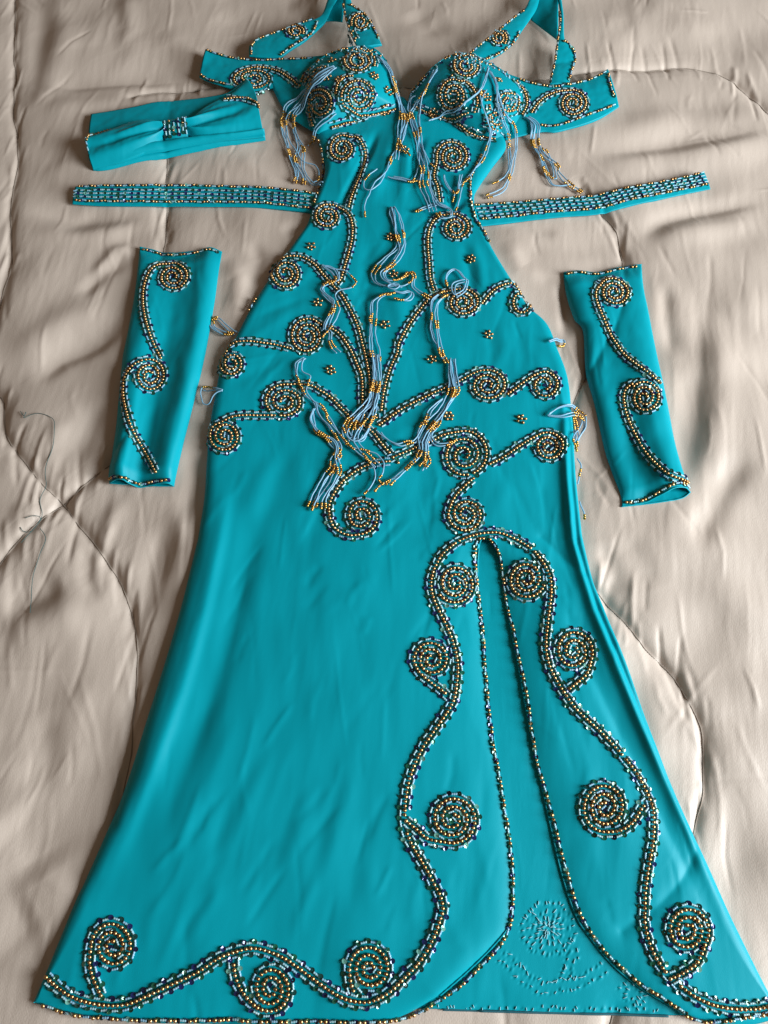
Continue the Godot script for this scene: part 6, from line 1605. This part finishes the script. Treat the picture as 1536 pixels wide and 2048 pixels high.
	sleeve(right_sleeve, [261.4, 8, -740.7, 282.4, 9, -743.5, 311.5, 8, -741.6, 343.5, 9, -750.7, 374.9, 10, -753.4], [377.8, 3, -759.3, 375.7, 3, -708.3, 380, 3, -610.6, 383, 3, -535.4, 385.6, 3, -467.7, 390.6, 3, -416, 394.2, 4, -394.4], [301.8, 6, -374.7, 314.8, 8, -376.6, 333.6, 9, -381.1, 345.4, 14, -386.5, 356.1, 20, -390.9, 368.1, 24, -396.7, 384, 20, -399.9, 393.8, 10, -398], [262.8, 3, -744.8, 262.2, 3, -738.5, 263.6, 3, -712.7, 270.9, 3, -666.7, 281.5, 3, -643.8, 279.1, 3, -577.3, 284.7, 3, -524.5, 292, 3, -453.7, 304, 3, -392, 303.9, 3, -374.6], [262.4, 3, -757.5, 284.8, 3, -753.8, 314.2, 2, -751.9, 346.5, 3, -762, 374.6, 4, -765.7], [305.2, 2, -372.2, 335, 2, -375, 361.7, 2, -378.4, 382.9, 2, -382.6, 393.9, 3, -389.9])
	scroll(right_sleeve, "bead_scroll", "spiral near the upper end of the sleeve", [371.7, -549.8, 359.6, -561.8, 343.9, -579.5, 329.1, -601.1, 316.8, -633.5, 308.4, -660.7, 303.1, -683.8, 303.2, -705, 315.2, -722.1, 310.2, -716.9, 318.7, -725.6, 328.6, -728.7, 337.6, -726.2, 344.8, -720.2, 349, -711.8, 348.5, -702, 344.6, -693, 338.1, -686.7, 330.3, -684.2, 322.4, -685.6, 316.4, -690.1, 313.2, -696.8, 313.1, -704.4, 315.8, -711.5, 321.1, -716.6, 327.3, -719.1, 333.4, -718, 338, -714.6, 340.7, -709.3, 340.9, -703.5, 338.7, -698, 334.8, -694.2, 330.5, -692.7, 325.8, -693.3, 322.6, -695.8, 320.8, -699.4, 320.6, -703.4, 322.2, -706.8, 324.8, -709.3, 327.9, -710.4, 330.6, -709.8, 332.4, -708.3, 333.1, -706.1, 333, -703.8], 3)
	scroll(right_sleeve, "bead_scroll", "spiral in the middle of the sleeve", [389.2, -405.2, 365.2, -409.3, 352.7, -423.7, 339.9, -447.1, 329.1, -478.3, 322, -505.2, 321, -527.8, 325.9, -541.8, 336.8, -549.4, 335.1, -544.2, 342.9, -549.2, 350.8, -549.9, 358.7, -546.9, 364.2, -540.5, 366, -531.4, 364, -521.4, 358.8, -512.7, 352, -507.5, 345.7, -506.9, 339.9, -510.1, 336, -516.2, 334.4, -523.8, 335.7, -531.1, 338.9, -537.1, 343.6, -540.7, 348.8, -541.2, 353.7, -539.2, 356.9, -535.1, 358.3, -529.6, 357.3, -523.7, 354.5, -518.6, 350.8, -515.7, 346.9, -515.4, 343.9, -516.8, 341.6, -520.1, 341.1, -524, 341.3, -528, 343.3, -530.9, 345.4, -532.3, 347.9, -532.6, 349.5, -531.6, 350.8, -529.6, 351.2, -527.3, 350.7, -525.2], 3)
	trim(right_sleeve, "bead_trim", "bead edging on the upper end", [267.6, -741, 273.2, -743, 284.2, -743.9, 299, -742.7, 313.8, -742.7, 328.6, -746.6, 345.9, -752, 362, -754.5, 371.6, -754.6])
	trim(right_sleeve, "bead_trim", "bead edging on the lower end", [309.1, -379.7, 315.8, -379.7, 329.9, -382.3, 343.3, -387.4, 355.7, -393.4, 366.8, -398.8, 380.3, -402, 390.3, -400.3, 390.1, -399.6])

	# ---- loose thread on the comforter
	thread([-489.6, -513.7, -484.1, -506.4, -481.9, -512.5, -482.4, -502.8, -473.6, -507.6, -463.3, -510.1, -449.7, -505.2, -439.7, -495.6, -436.2, -476.5, -438.4, -448.3, -441.5, -423, -439.5, -404.9, -442.3, -384.8, -438.4, -367.2, -440.9, -352, -446.7, -339.2, -456.5, -326.4])
	thread([-435.7, -345.6, -426.2, -330.6, -429.7, -309.6, -435.7, -286.8, -434.5, -268.5, -430.9, -236.5])
	thread([-456.1, -358.5, -446.6, -361.8, -438.1, -359.6, -445.4, -343.4, -455.1, -341.3, -461, -346.7])
	var loose := thing("loose_thread", "thin grey green loose thread curled on the comforter by the left edge", "thread", Vector3(-520, 0, -600))
	for t in threads:
		part(loose, "thread_piece", tube(t, 0.42, 5), mat.thread)
